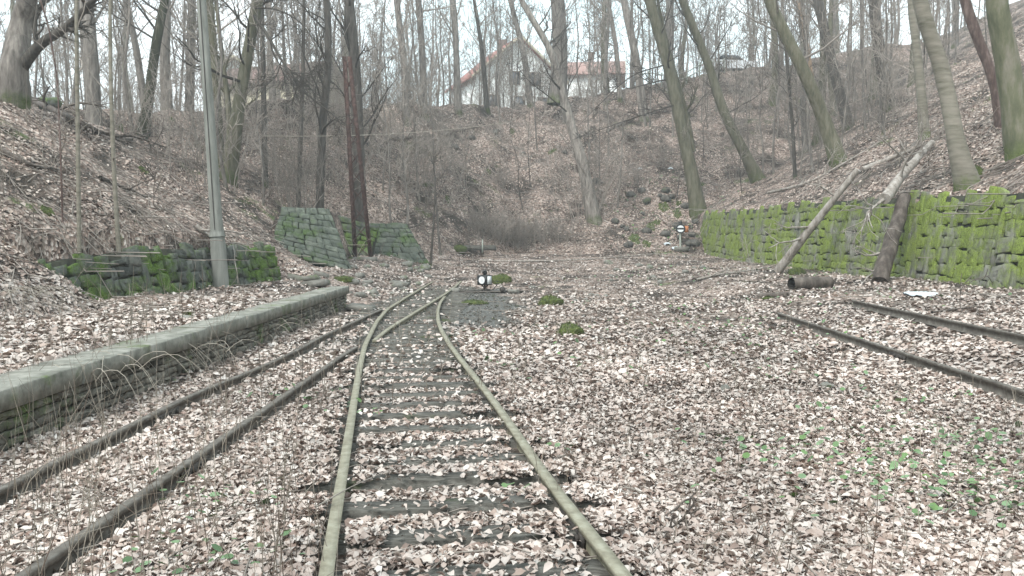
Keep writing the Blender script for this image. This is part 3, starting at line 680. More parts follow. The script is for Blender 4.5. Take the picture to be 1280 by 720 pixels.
hero([(98, 300), (97, 150), (96, -5)], [7, 6, 5], 'thin pale sapling rising from the low mossy wall, leftmost of the near saplings', 'beech', top=8, limbs=7, kids=(3, 2), ll=1.6, name='sapling', Y=17.6)
hero([(150, 290), (141, 180), (138, -5)], [8, 6, 5], 'thin pale sapling above the low mossy wall, right of the leftmost one', 'beech', top=8, limbs=8, kids=(3, 2), ll=1.6, name='sapling', Y=18.8)
hero([(78, 270), (76, 200), (72, 110)], [3, 2.5, 2], 'very thin short sapling on the leafy left bank', 'bark_red', top=3.5, limbs=6, kids=(3, 2), ll=.9, name='sapling', Y=17.8)
hero([(538, 305), (543, 262)], [4, 2.5], 'small dark forked sapling right of the farther wing wall', 'bark_dark', 'twig_dark', top=2.6, limbs=7, ll=1.2, name='sapling', Y=40)

# background wood: a set of tree kinds, each copied
def proto(h, r, mt, tw, limbs, low, lean, kids=(4, 3), ll=3.0):
    t = thing('bare_tree', (0, 0, 0), 'x', 'tree')
    a = random.uniform(0, 6.28); P = []; rd = []
    for k in range(6):
        s = k/5; P.append(np.array([math.cos(a)*lean*s*h, math.sin(a)*lean*s*h, s*h])+(rng.normal(0, .12, 3)*np.array([1, 1, 0]) if k else 0)); rd.append(r*(1-.88*s))
    tree_mesh(P, rd, M[mt], M[tw], t, limbs=limbs, low=low, kids=kids, limb_len=ll, side=8); return t
TWIG[0] = .011
protos = [proto(15, .17, 'bark_grey', 'twig', 20, .35, .06), proto(17, .24, 'bark_grey', 'twig', 22, .4, .03), proto(13, .10, 'bark_grey', 'twig', 18, .25, .05, ll=2.2), proto(14, .13, 'bark_grey', 'twig', 18, .3, .1),
          proto(18, .28, 'bark_green', 'twig', 22, .4, .04), proto(10, .06, 'bark_grey', 'twig', 16, .2, .06, ll=1.6), proto(12, .075, 'bark_grey', 'twig', 16, .25, .08, ll=1.9), proto(16, .2, 'bark_dark', 'twig', 20, .35, .05),
          proto(8, .045, 'bark_grey', 'twig', 14, .15, .05, ll=1.4), proto(7, .035, 'bark_dark', 'twig', 12, .15, .1, ll=1.2)]
for q_ in protos[8:]: q_.name = 'sapling'; q_['category'] = 'sapling'
KIND = ['grey', 'thick grey', 'thin grey', 'leaning grey', 'stout greenish', 'slender grey', 'slender leaning', 'thick dark', 'very thin pale', 'very thin dark']
used = set()
def place(P_list, i, loc, rz, label, group, sc):
    pr = P_list[i]
    if id(pr) not in used:
        used.add(id(pr)); pr.location = loc; pr.rotation_euler.z = rz; pr.scale = (sc,)*3; pr['label'] = label; pr['group'] = group; return pr
    return dup(pr, loc, rz, label, group, sc)
def region(u, Y, x):
    if x < -9 and Y < 50: return ('bare tree in the dense wood behind the left bank', 'trees behind the left bank')
    if u < 480: return ('bare tree in the wood beyond the crest, left of the rusty mast', 'trees beyond the crest left of the mast')
    if u < 790: return ('bare tree in the open wood around the white house beyond the crest', 'trees around the white house')
    if Y > 68: return ('bare tree at the top of the slope right of the white house', 'trees along the top of the right slope')
    return ('bare tree standing among many on the leafy right slope', 'trees on the right slope')
cnt = 0; spots = []
def scatter(n, ur, yr, keep=lambda x, y: True, mind=1.1, kinds=(0, 1, 2, 2, 3, 3, 5, 5, 5, 6, 6, 7, 4)):
    global cnt
    k = 0; tries = 0
    while k < n and tries < n*30:
        tries += 1
        Yv = random.uniform(*yr); u = random.uniform(*ur); x_ = (u-640)/F*Yv
        if not keep(x_, Yv): continue
        if any((x_-a)**2+(Yv-c)**2 < mind**2 for a, c in spots): continue
        ki = random.choice(kinds); spots.append((x_, Yv)); z_ = Hs(x_, Yv)-.1
        lab, grp = region(u, Yv, x_)
        place(protos, ki, (x_, Yv, z_), random.uniform(0, 6.28), (KIND[ki]+' '+lab).replace('bare tree', 'bare sapling' if ki > 7 else 'bare tree'), (KIND[ki]+' '+grp).replace('trees', 'saplings' if ki > 7 else 'trees', 1), random.uniform(.85, 1.2)); k += 1
houseclear = lambda x, y: not (-6 < x < 22 and 88 < y < 116)
scatter(22, (-60, 440), (38, 62), lambda x, y: x < -12, 1.3, (0, 2, 2, 3, 5, 5, 6, 6))
scatter(28, (150, 480), (60, 105))
scatter(12, (-20, 150), (60, 100))
scatter(16, (440, 600), (64, 100), houseclear)
scatter(10, (600, 760), (70, 105), lambda x, y: houseclear(x, y) and not (y < 92 and 0 < x < 7))
scatter(30, (740, 1010), (68, 115), houseclear)
scatter(34, (960, 1330), (55, 105))
scatter(16, (900, 1200), (44, 70), lambda x, y: x > 14)
SM = (8, 8, 9, 5, 6)
scatter(26, (-40, 450), (32, 60), lambda x, y: x < -9.5, .6, SM)
scatter(22, (340, 560), (42, 75), lambda x, y: houseclear(x, y), .6, SM)
scatter(24, (560, 900), (62, 95), houseclear, .6, SM)
scatter(34, (850, 1280), (36, 75), lambda x, y: x > xwr(y)+1.5, .6, SM)
scatter(8, (640, 860), (54, 64), lambda x, y: True, .6, SM)
scatter(22, (560, 760), (64, 88), lambda x, y: True, .5, (5, 6, 8, 9))
scatter(26, (700, 1000), (58, 90), lambda x, y: True, .5, (5, 6, 8, 8))
scatter(16, (380, 560), (46, 80), lambda x, y: True, .5, (5, 6, 8, 8))

# shrubs and thickets
def shrub(h, stems, spread, tw):
    t = thing('bare_shrub', (0, 0, 0), 'x', 'shrub'); m = MB()
    for _ in range(stems):
        a = random.uniform(0, 6.28); q = np.array([math.cos(a), math.sin(a), 0])*random.uniform(0, spread)
        d = np.array([math.cos(a)*.25, math.sin(a)*.25, 1]); grow(m, q, d, h*random.uniform(.6, 1.1), random.uniform(.010, .02), 0, (5, 2), up=.1, sides=(4, 3, 3), wob=.13)
    m.build('stems', M[tw], t); return t
TWIG[0] = .007
shr = [shrub(3.2, 12, 1.5, 'twig'), shrub(2.2, 15, 1.4, 'twig'), shrub(4.2, 10, 1.4, 'twig'), shrub(1.3, 22, .9, 'twig'), shrub(5.0, 9, 1.6, 'twig')]
def bush(u0, u1, v0, v1, n, kinds, label, group, Yr=None):
    for _ in range(n):
        u, v = random.uniform(u0, u1), random.uniform(v0, v1)
        if Yr: yy = random.uniform(*Yr); x_ = (u-640)/F*yy; p = Vector((x_, yy, Hs(x_, yy)))
        else:
            p = g(u, v)
            if not p.y == p.y: continue
        place(shr, random.choice(kinds), (p.x, p.y, p.z-.05), random.uniform(0, 6.28), label, group, random.uniform(.8, 1.25))
bush(345, 425, 190, 255, 9, (0, 2, 4), 'tall grey leafless shrub in the thicket above the nearer wing wall', 'shrubs above the wing walls', (37, 50))
bush(425, 470, 190, 255, 3, (2, 4), 'tall grey leafless shrub behind the rusty mast', 'shrubs behind the mast', (45, 52))
bush(400, 560, 140, 160, 9, (0, 1, 2), 'grey leafless shrub along the crest between the mast and the white house', 'shrubs along the crest left of the house', (60, 72))
bush(60, 340, 100, 200, 12, (0, 1, 2), 'leafless shrub on top of the left bank among the trees', 'shrubs on the left bank top', (32, 50))
bush(560, 700, 298, 312, 8, (3, 3), 'low brown brushwood at the foot of the rear slope', 'brushwood at the foot of the rear slope')
bush(590, 740, 120, 135, 7, (1, 3), 'low leafless bush on the crest in front of the white house', 'bushes in front of the white house', (68, 78))
bush(880, 1050, 170, 235, 6, (2, 2, 4), 'grey leafless shrub on the slope just above the far half of the right wall', 'shrubs above the far right wall')
bush(1050, 1160, 120, 200, 5, (2, 4, 1), 'leafless shrub on the slope above the dark leaning log', 'shrubs above the dark leaning log')
bush(780, 1100, 60, 120, 9, (0, 2, 4), 'leafless shrub along the top of the slope right of the white house', 'shrubs along the top of the right slope', (66, 85))
bush(470, 540, 180, 270, 5, (2, 4), 'spindly leafless shrub on the rear slope behind the farther wing wall', 'shrubs behind the farther wing wall')
bush(560, 860, 200, 290, 9, (2, 3), 'sparse spindly shrub scattered on the open rear slope', 'shrubs on the open rear slope')

# ------------------------------------------------------------------ leaf litter
def leaves(name, label, bands, mt, size, cat, fine=False):
    xs, ys, zs, sz = [], [], [], []
    for (n, u0, u1, v0, v1, s0, filt) in bands:
        u = rng.uniform(u0, u1, n); v = rng.uniform(v0, v1, n)
        x, y, z = gmany(u, v); ok = ~np.isnan(x)
        x, y, z = x[ok], y[ok], z[ok]
        x = x+rng.normal(0, .05, len(x)); y = y+rng.normal(0, .05, len(y))*(1+y*.02); z = H(x, y)
        stp = np.abs(H(x+.15, y)-H(x-.15, y)) < .4; x, y, z = x[stp], y[stp], z[stp]
        if filt is not None:
            ok = filt(x, y, z); x, y, z = x[ok], y[ok], z[ok]
        xs.append(x); ys.append(y); zs.append(z); sz.append(np.full(len(x), s0))
    x = np.concatenate(xs); y = np.concatenate(ys); z = np.concatenate(zs); s = np.concatenate(sz)*np.clip(rng.lognormal(-.10, .36, len(x)), .35, 1.55)
    n = len(x); e = .12
    gxn = (H(x+e, y)-H(x-e, y))/(2*e); gyn = (H(x, y+e)-H(x, y-e))/(2*e); gxn = np.clip(gxn, -1, 1); gyn = np.clip(gyn, -1, 1)
    nr = np.stack([-gxn+rng.normal(0, .33, n), -gyn+rng.normal(0, .33, n), np.ones(n)], 1); nr /= np.linalg.norm(nr, axis=1)[:, None]
    a = rng.uniform(0, 6.28, n); d = np.stack([np.cos(a), np.sin(a), np.zeros(n)], 1); d -= nr*(d*nr).sum(1)[:, None]; d /= np.linalg.norm(d, axis=1)[:, None]
    w_ = np.cross(nr, d)
    c = np.stack([x, y, z+rng.uniform(.004, .045, n)], 1)
    if fine:
        jn = lambda a=.06: rng.normal(0, a, n)
        wd = rng.uniform(.26, .40, n); fold = rng.uniform(-.05, .32, n); curl = rng.normal(0, .35, n); tw_ = rng.normal(0, .12, n)
        def P(l, q, hgt): return c+(d*l[:, None]+w_*q[:, None]+nr*hgt[:, None])*s[:, None]
        o = np.ones(n); rl = [-.5, -.25, .05, .3, .5]; wv = [.62, 1.0, .68]
        rib = [P(o*l+jn(.02), jn(.03), curl*(l*l*4-.5)*.35) for l in rl]
        A_ = [P(o*l+jn(.05), wd*q*(1+jn(.16)), curl*(l*l*4-.5)*.35+fold*q+tw_*l*2+jn(.07)) for l, q in zip(rl[1:4], wv)]
        B_ = [P(o*l+jn(.05), -wd*q*(1+jn(.16)), curl*(l*l*4-.5)*.35+fold*q-tw_*l*2+jn(.07)) for l, q in zip(rl[1:4], wv)]
        V = np.stack(rib+A_+B_, 1); k = np.arange(n)[:, None]*11; m = MB()
        m.add(V.reshape(-1, 3), np.concatenate([k+np.array([q]) for q in ([1, 5, 6, 2], [2, 6, 7, 3], [1, 2, 9, 8], [2, 3, 10, 9])]))
        m.f.append(np.concatenate([k+np.array([q]) for q in ([0, 5, 1], [3, 7, 4], [0, 1, 8], [3, 4, 10])])); m.m.append(0)
        ob = m.build(name, mt, smooth=True); tag(ob, label, cat, kind='stuff'); return ob
    wd = rng.uniform(.28, .42, n); fold = rng.uniform(-.10, .30, n); curl = rng.uniform(-.25, .3, n)
    def P(l, q, hgt): return c+(d*l[:, None]+w_*q[:, None]+nr*hgt[:, None])*s[:, None]
    o = np.ones(n)
    V = np.stack([P(-.5*o, 0*o, curl*.25), P(.5*o, 0*o, curl*.25), P(.2*o, wd, fold), P(-.25*o, wd*.95, fold+curl*.1), P(-.2*o, -wd, fold+rng.uniform(-.1, .1, n)), P(.25*o, -wd*.95, fold), P(0*o, 0*o, -.02*o)], 1)
    k = np.arange(n)[:, None]*7
    f1 = k+np.array([[6, 1, 2, 3]]); f2 = k+np.array([[0, 6, 3, 3]]); 
    m = MB(); Vf = V.reshape(-1, 3)
    quads = np.concatenate([k+np.array([[6, 1, 2, 3]]), k+np.array([[6, 4, 5, 1]])]); tris = np.concatenate([k+np.array([[0, 6, 3]]), k+np.array([[0, 4, 6]])])
    m.add(Vf, quads); m.f.append(tris); m.m.append(0)
    ob = m.build(name, mt); tag(ob, label, cat, kind='stuff'); return ob
def offrail(x, y, z):
    ok = np.ones(len(x), bool)
    for p in (outer, railB1, railB2, railA, railC, r1, r2):
        ins = (y > p[0, 1]) & (y < p[-1, 1]); ok &= ~(ins & (np.abs(x-np.interp(y, p[:, 1], p[:, 0])) < .085) & (rng.random(len(x)) < .985))
    # sleepers keep mostly bare tops
    for (c, ln, a, top) in sl1:
        on = (np.abs(y-c[1]-(x-c[0])*math.tan(a)) < .16) & (np.abs(x-c[0]) < ln/2+.05); z[on] = np.maximum(z[on], top+.006)
        if c[1] < 30: ok &= ~((np.abs(y-c[1]-(x-c[0])*math.tan(a)) < .165) & (np.abs(x-c[0]-.12*math.sin(c[1]*9)) < (.5+.13*math.sin(c[1]*5) if c[1] < 12 else .8)) & (rng.random(len(x)) < (.92 if c[1] < 12 else .86)))
    wz = wetness(x, y); ok &= rng.random(len(x)) > wz*.95
    ok &= rng.random(len(x)) > ss(13, 20, y)*(1-ss(34, 40, y))*np.clip(.28+fbm(x*.5+20, y*.35+11, 4)*2.2, 0, .8)
    onc = (x < PX+.05) & (x > PX-.40) & (y < 21.7); z[onc] += .055; ok &= ~(onc & (rng.random(len(x)) < np.where(x > PX-.22, .97, .6)))
    ok &= ~((x < PX+.35) & (x > PX+.03) & (y < 21) & (rng.random(len(x)) < .4))
    return ok
def soilgap(x, y, z):
    n1 = fbm(x*.45+3, y*.45+8, 4); return rng.random(len(x)) < np.clip(1.0-(n1-.04+.10*ss(56, 62, y)*(1-ss(70, 74, y))*(x > -12)*(x < 14))*8, .10, 1)
fl = lambda x, y, z: offrail(x, y, z) & (z < 1.0)
sf = lambda x, y, z: soilgap(x, y, z) & (z > .9)
leaves('leaf_litter', 'carpet of pale dry curled leaves covering the near valley floor', [
    (120000, -250, 1530, 585, 830, .051, fl), (110000, -250, 1530, 460, 610, .055, fl)], M['leaf'], .07, 'leaves', True)
leaves('leaf_litter', 'carpet of pale dry leaves covering the far valley floor', [
    (66000, -250, 1530, 385, 480, .075, fl), (56000, -250, 1530, 318, 390, .085, fl)], M['leaf'], .07, 'leaves')
leaves('leaf_litter', 'brown dry leaves lying on the banks and slopes', [
    (60000, -250, 480, 90, 420, .075, sf), (70000, 430, 900, 100, 320, .10, sf), (70000, 850, 1530, 20, 300, .09, sf)], M['leaf_slope'], .07, 'leaves')

# twigs on the ground, stalks, green plants
m = MB()
def lay(n, u0, u1, v0, v1, l0, l1, r):
    u = rng.uniform(u0, u1, n); v = rng.uniform(v0, v1, n); x, y, z = gmany(u, v)
    for k in range(n):
        if x[k] != x[k]: continue
        a = random.uniform(0, 6.28); ln = random.uniform(l0, l1)*(1+y[k]*.02); pts = []
        for s in (-.5, -.15, .2, .5):
            xx = x[k]+math.cos(a)*ln*s+random.gauss(0, .02*ln); yy = y[k]+math.sin(a)*ln*s; pts.append((xx, yy, max(Hs(xx, yy), Hs(x[k], y[k])-.3)+.03+random.uniform(0, .03)))
        m.tube(pts, [r, r*.9, r*.7, r*.4], 4)
lay(420, -50, 1330, 380, 720, .15, .7, .005); lay(160, 0, 1280, 310, 400, .4, 1.6, .012); lay(260, 0, 480, 120, 330, .5, 2.0, .012); lay(240, 480, 900, 130, 310, .6, 2.5, .018); lay(260, 850, 1280, 60, 260, .6, 2.5, .016)
tag(m.build('fallen_twigs', M['twig']), 'thin fallen twigs littering the floor and the banks', 'twigs', kind='stuff')
m = MB()
def stalks(n, u0, u1, v0, v1, h0, h1, r):
    u = rng.uniform(u0, u1, n); v = rng.uniform(v0, v1, n); x, y, z = gmany(u, v)
    for k in range(n):
        if x[k] != x[k]: continue
        bd = random.choice([.04, .07, .14, .28]); h_ = random.uniform(h0, h1); d = np.array([random.gauss(0, .09), random.gauss(0, .09), 1]); p = np.array([x[k], y[k], z[k]-.02]); pts = [p]
        for s in range(4): d = d+np.array([random.gauss(0, bd), random.gauss(0, bd), -abs(random.gauss(0, bd))]); pts.append(pts[-1]+d*h_/4)
        rr = r*random.uniform(.6, 1.3); m.tube(pts, [rr, rr*.9, rr*.75, rr*.6, rr*.35], 3)
        for _ in range(random.choice([0, 0, 1, 2])):
            q = random.choice(pts[1:4]); dd = unit(np.array([random.gauss(0, 1), random.gauss(0, 1), 1.2])); m.tube([q, q+dd*.08, q+dd*.16+np.array([0, 0, .03])], [rr*.5, rr*.4, rr*.25], 3)
stalks(300, -60, 420, 460, 800, .45, 1.15, .0026); stalks(120, 100, 560, 400, 520, .5, 1.2, .0045); stalks(110, 820, 1330, 480, 780, .35, .9, .0028); stalks(420, 580, 1010, 335, 500, .25, .7, .004); stalks(200, 620, 1280, 480, 640, .2, .5, .0025); stalks(160, 440, 860, 290, 340, .5, 1.3, .008); stalks(120, 850, 1250, 100, 240, .8, 2.4, .009); stalks(140, 0, 420, 150, 330, .6, 2.2, .006)
stalks(60, 0, 430, 380, 470, .5, 1.1, .005); stalks(110, 560, 760, 285, 320, .8, 1.6, .008); stalks(130, 440, 860, 230, 300, .6, 2.0, .009)
stalks(60, 640, 840, 450, 640, .15, .4, .002)
tag(m.build('dry_stalks', M['stalk']), 'thin upright dry weed stalks standing all over the valley floor', 'weeds', kind='stuff')
m = MB()
for (u, v, n, sp) in [(285, 640, 30, .22), (235, 705, 26, .2), (380, 500, 22, .3), (250, 620, 14, .2), (330, 700, 22, .15), (1030, 570, 40, .35), (1245, 590, 110, .5), (1130, 540, 50, .5), (1240, 640, 70, .3), (1075, 600, 22, .2),
                      (900, 405, 50, .9), (960, 420, 60, 1.0), (880, 440, 30, .6), (1000, 470, 20, .4), (890, 560, 12, .2), (1090, 505, 20, .3), (640, 625, 8, .06), (700, 460, 30, .6), (820, 345, 60, 2.0), (1040, 345, 50, 1.2), (835, 285, 260, 2.2), (815, 255, 200, 2.2), (850, 235, 120, 1.8), (990, 600, 60, .5), (1200, 610, 120, .5), (1260, 560, 90, .35), (960, 380, 120, 1.8), (760, 420, 60, 1.5), (1180, 500, 16, .3), (900, 340, 70, 1.8), (200, 480, 12, .3), (420, 520, 16, .25), (700, 570, 8, .1), (620, 455, 10, .2)]:
    c0 = g(u, v)
    for _ in range(n):
        x_, y_ = c0.x+random.gauss(0, sp), c0.y+random.gauss(0, sp); z_ = Hs(x_, y_)+random.uniform(.03, .11); s = random.uniform(.013, .028)*(1+y_*.03)
        th = np.arange(6)*math.pi/3; tl = rng.normal(0, .35, 2)
        V = [(x_, y_, z_-.004)]+[(x_+math.cos(q)*s, y_+math.sin(q)*s*.8, z_+(math.cos(q)*tl[0]+math.sin(q)*tl[1])*s) for q in th]
        m.add(V, [[0, 1+i, 1+(i+1) % 6] for i in range(6)])
tag(m.build('green_herbs', M['green_leaf']), 'small green herb leaves sprouting through the dry leaves', 'plants', kind='stuff')

# ------------------------------------------------------------------ rocks and moss cushions
def blob(mb, c, r, seg=10, rings=7, rough=.18, tall=1.0, squash=1.0, az=0):
    V = []; ph = random.uniform(0, 50)
    for i in range(rings+1):
        th = math.pi*i/rings
        for j in range(seg):
            a = 2*math.pi*j/seg; d = np.array([math.sin(th)*math.cos(a), math.sin(th)*math.sin(a), math.cos(th)])
            k = 1+rough*2*float(fbm(np.array(d[0]*2+ph), np.array(d[1]*2+d[2]*1.7+ph), 3))
            p = d*k*np.array([r, r*squash, r*tall]); V.append((c[0]+p[0]*math.cos(az)-p[1]*math.sin(az), c[1]+p[0]*math.sin(az)+p[1]*math.cos(az), c[2]+p[2]))
    f = [[i*seg+j, i*seg+(j+1) % seg, (i+1)*seg+(j+1) % seg, (i+1)*seg+j] for i in range(rings) for j in range(seg)]
    mb.add(V, f)
def rock(u, v, wpx, label, tall=.55, mt='rubble', name='stone', group=None):
    p = g(u, v); r = wpx/2*p.y/F; m = MB(); blob(m, (0, 0, r*tall*.4), r, 8, 5, .45, tall, random.uniform(.6, .9), random.uniform(0, 3)); o = m.build(name, M[mt]); o.location = p; tag(o, label, 'stone', group); return o
def slab(u, v, wpx, hpx, label, group, tilt=(.2, .1)):
    p = g(u, v); w_ = wpx*p.y/F; m = MB(); m.box((0, 0, hpx*p.y/F*.4), (w_, w_*random.uniform(.5, .8), hpx*p.y/F), random.uniform(-.5, .5), .035, tilt); o = m.build('stone_slab', M['rubble']); o.location = p; tag(o, label, 'stone', group); return o
def mossy(u, v, wpx, label, tall=.6):
    p = g(u, v); r = wpx/2*p.y/F; t = thing('moss_cushion', p, label, 'moss'); m = MB(); blob(m, (0, 0, r*tall*.25), r, 22, 14, .3, tall, .8)
    m.build('cushion', M['moss'], t, smooth=True); V = np.vstack(m.v); m2 = MB()
    for _ in range(500):
        q = V[random.randrange(len(V))]+rng.normal(0, r*.04, 3)
        if q[2] < 0: continue
        d = unit(q+np.array([0, 0, r*.3])+rng.normal(0, r*.25, 3)); s_ = .022*(1+p.y*.02); w2 = unit(np.cross(d, rng.normal(0, 1, 3)))*s_*.22
        m2.add([q-w2, q+w2, q+d*s_], [[0, 1, 2]])
    m2.build('moss_tufts', M['moss'], t)['kind'] = 'stuff'; return t
mossy(712, 419, 36, 'rounded bright green moss cushion alone on the leaves right of the points', .62)
mossy(688, 381, 34, 'ragged green moss mound left of the pile of debris, beyond the rounded cushion', .5)
mossy(627, 353, 26, 'dark green moss mound just right of the black and white points lantern', .65)
mossy(592, 380, 36, 'low yellow-green moss patch on the dark ground left below the points lantern', .2)
mossy(893, 608, 16, 'tiny bright green moss cushion in the leaves in the right foreground', .5)
mossy(996, 343, 22, 'green moss cushion above the hollow log chunk', .6)
mossy(45, 462, 62, 'flat bright green moss patch on the platform coping at the left edge', .12)
mossy(575, 314, 18, 'moss growing at the right end of the mossy timber beam', .7)
mossy(430, 352, 26, 'green moss at the foot of the nearer wing wall', .4)
mossy(1218, 220, 24, 'moss cushion at the foot of the smooth leaning beech', .8)
mossy(535, 233, 16, 'green moss patch on the left of the rear slope', .4)
mossy(622, 355, 10, 'small moss tuft touching the dark moss mound by the lantern', .5)
mossy(235, 396, 14, 'small moss cushion on the platform near the concrete pole', .5)
mossy(960, 375, 16, 'small moss cushion left of the hollow log chunk', .4)
def drape(u, v, wpx, hpx, label, group, mt='moss'):
    p = g(u, v); rx = wpx/2*p.y/F; ry = rx*random.uniform(.8, 1.5); m = MB(); nr_, na = 9, 30; V = []; ph = random.uniform(0, 99)
    for a_ in range(na):
        an = a_/na*2*math.pi; edge = .55+.9*abs(float(fbm(np.array(math.cos(an)*1.7+ph), np.array(math.sin(an)*1.7+ph), 4)))*2
        for k in range(nr_):
            q = (k+.3)/nr_*edge; x_ = p.x+math.cos(an)*rx*q; y_ = p.y+math.sin(an)*ry*q
            V.append((x_-p.x, y_-p.y, Hs(x_, y_)-p.z+(.05 if k < nr_-1 else -.05)+random.uniform(-.02, .03)))
    m.add(V, [[a_*nr_+k, ((a_+1) % na)*nr_+k, ((a_+1) % na)*nr_+k+1, a_*nr_+k+1] for a_ in range(na) for k in range(nr_-1)])
    o = m.build('moss_patch', M[mt]); o.location = p; tag(o, label, 'moss', group)
for i in range(11):
    q_ = i/10; drape(862-60*q_+random.uniform(-16, 16), 236+68*q_+random.uniform(-5, 5), random.uniform(10, 22), 0, 'thin ragged green moss patch in the strip left of the right wall', 'moss patches down the scree strip')
for u_, v_ in ((150, 160), (95, 128), (215, 150), (60, 265), (180, 215), (125, 108)): drape(u_, v_, random.uniform(10, 20), 0, 'small green moss patch on the left bank', 'moss patches on the left bank')
for u_, v_ in ((610, 215), (690, 190), (560, 250), (640, 165)): drape(u_, v_, random.uniform(9, 16), 0, 'small green moss patch on the rear slope', 'moss patches on the rear slope')
rock(906, 489, 22, 'rounded grey stone lying on the leaves right of centre, leftmost of two')
rock(1033, 486, 22, 'rounded mossy stone in front of the right track, rightmost of two')
rock(46, 112, 46, 'big grey boulder at the foot of the massive corner tree', .7, 'stone_left', 'boulder')
rock(60, 135, 36, 'dark boulder below the big grey one at the foot of the corner tree', .6, 'stone_left', 'boulder')
rock(234, 399, 26, 'flat stone sunk in the leaves on the platform', .3)
rock(760, 330, 14, 'pale stone in the debris at the foot of the rear slope, left one')
for i, (u, v, w_, h_) in enumerate([(372, 350, 24, 7), (386, 352, 26, 6), (395, 358, 30, 8), (402, 346, 18, 6)]):
    slab(u, v, w_, h_, 'broken grey slab in the heap at the far end of the platform', 'broken slabs at the platform end', (random.uniform(-.3, .3), random.uniform(-.3, .3)))
for i in range(34):
    u, v = random.uniform(432, 535), random.uniform(332, 372)
    if v > 395-(u-432)*.35: continue
    rock(u, v, random.uniform(7, 20), 'mossy rubble stone in the heap between the wing walls and the points', .5, 'rubble', 'rubble_stone', 'rubble stones left of the points')
slab(452, 388, 34, 8, 'mossy timber block beside the end of the left track', None, (.05, .1))
slab(500, 357, 22, 6, 'flat mossy slab just left of the far rails', None, (.1, .1))
for i in range(30):
    u, v = random.uniform(760, 880), random.uniform(215, 312)
    if u+ (v-215)*.9 < 815 or u > 872: continue
    rock(u, v, random.uniform(6, 16), 'small mossy stone in the scree left of the far end of the right wall', .6, 'stone_slope', 'scree_stone', 'scree stones left of the right wall')
for i in range(22):
    u = random.uniform(640, 900); v = 338+random.uniform(-12, 18)
    rock(u, v+25*(u < 760), random.uniform(5, 14), 'small grey stone in the debris strip across the valley floor', .5, 'rubble', 'debris_stone', 'debris stones across the floor')
for i in range(12):
    u, v = random.uniform(560, 800), random.uniform(150, 230)
    rock(u, v, random.uniform(5, 16), 'dark stone poking out of the open rear slope', .6, 'stone_slope', 'slope_stone', 'stones on the rear slope')

# ------------------------------------------------------------------ logs and branches
def log(label, A, B, r0, r1, mt, name='log', side=12, knots=(), hollow=False, cat='log', bend=.1, group=None):
    A, B = np.array(A), np.array(B); t = thing(name, tuple(A), label, cat, group)
    d = B-A; L_ = np.linalg.norm(d); n = 9; s = np.linspace(0, 1, n)[:, None]
    sidev = unit(np.cross(d, [0, 0, 1])); P = d*s+sidev*np.sin(s*3.1)*bend*rng.uniform(-1, 1)+rng.normal(0, r0*.06, (n, 3))
    m = MB(); m.tube(P, np.linspace(r0, r1, n), side, cap=not hollow, jit=.09); m.build('wood', M[mt], t, smooth=not hollow)
    if hollow:
        m = MB(); m.tube(np.array([P[0], P[0]+d*.2]), [r0*.8, r0*.6], side); m.build('hollow', M['hollow'], t); m = MB(); m.tube(np.array([P[-1], P[-1]-d*.2]), [r1*.8, r1*.6], side); m.build('hollow', M['hollow'], t)
        for e, rr in ((0, r0), (-1, r1)): pass
    if knots:
        for (s_, dv, ln, rr, kd) in knots: m = MB(); grow(m, d*s_, np.array(dv), ln, rr, 0, kd, up=0, wob=.22); m.build('branch', M['deadwood'], t)
    return t
pa = at(972, 342, 32.4); pb = at(1072, 212, 30.4); pa.z = Hs(pa.x, pa.y)+.08
log('long pale barkless log leaning up against the mossy right wall', pa, pb, .17, .10, 'deadwood', knots=[(.35, (-1, -.2, .1), 1.8, .05, (4, 2)), (.45, (-.9, -.3, -.1), 1.4, .04, (3, 2)), (.75, (-1, -.2, .5), 1.6, .04, (3, 2))])
pa = at(1100, 340, 25.4); pb = at(1131, 246, 27.0); pa.z = Hs(pa.x, pa.y)+.05
log('thick dark log standing up against the right wall below the broken pale one', pa, pb, .24, .19, 'deadwood_dark', side=14, knots=[(.15, (-1, -.3, -.2), .9, .05, (3, 2)), (.35, (-1, -.3, -.3), 1.2, .05, (4, 2))])
log('broken pale branchy log sticking out over the top of the right wall', at(1106, 248, 26.6), at(1165, 178, 30.0), .17, .10, 'deadwood', hollow=False,
    knots=[(.1, (-.7, -.3, -1), 2.2, .05, (5, 3)), (.3, (-.2, -.2, 1), 1.9, .045, (5, 3)), (.5, (-.6, -.2, .5), 2.0, .045, (4, 3)), (.7, (.1, -.2, 1), 1.6, .04, (4, 2)), (.02, (-1, -.4, -.6), 1.8, .04, (4, 3))])
a_ = g(990, 362); b2 = g(1040, 360); 
log('short hollow log chunk lying in the leaves behind the right track', Vector((a_.x, a_.y, a_.z+.16)), Vector((b2.x, b2.y+.1, b2.z+.15)), .18, .16, 'deadwood_dark', hollow=True, side=14, bend=.02)
a_ = g(948, 374); b2 = g(985, 372)
log('small rotten branch stump left of the hollow log chunk', a_+Vector((0, 0, .07)), b2+Vector((0, 0, .07)), .09, .07, 'deadwood_dark')
def fallen(label, px, r, mt='deadwood', kids=(5, 2), lift=.06, name='fallen_branch'):
    P = [np.array(g(u, v))+np.array([0, 0, lift]) for u, v in px]; t = thing(name, tuple(P[0]), label, 'branch'); m = MB(); bough(m, [p-P[0] for p in P], r, kids); m.build('wood', M[mt], t, smooth=True)
fallen('long thin curved branch lying across the valley floor beyond the points lantern', [(600, 327), (640, 328), (700, 327), (760, 324), (830, 318), (870, 322)], .05)
fallen('fallen branch across the leaves left of the pale leaning log', [(870, 352), (900, 345), (950, 338), (985, 330)], .05)
fallen('dark stick lying on the leaves at the right foreground centre', [(790, 680), (830, 672), (880, 667)], .012, 'deadwood_dark', (3, 1), .03)
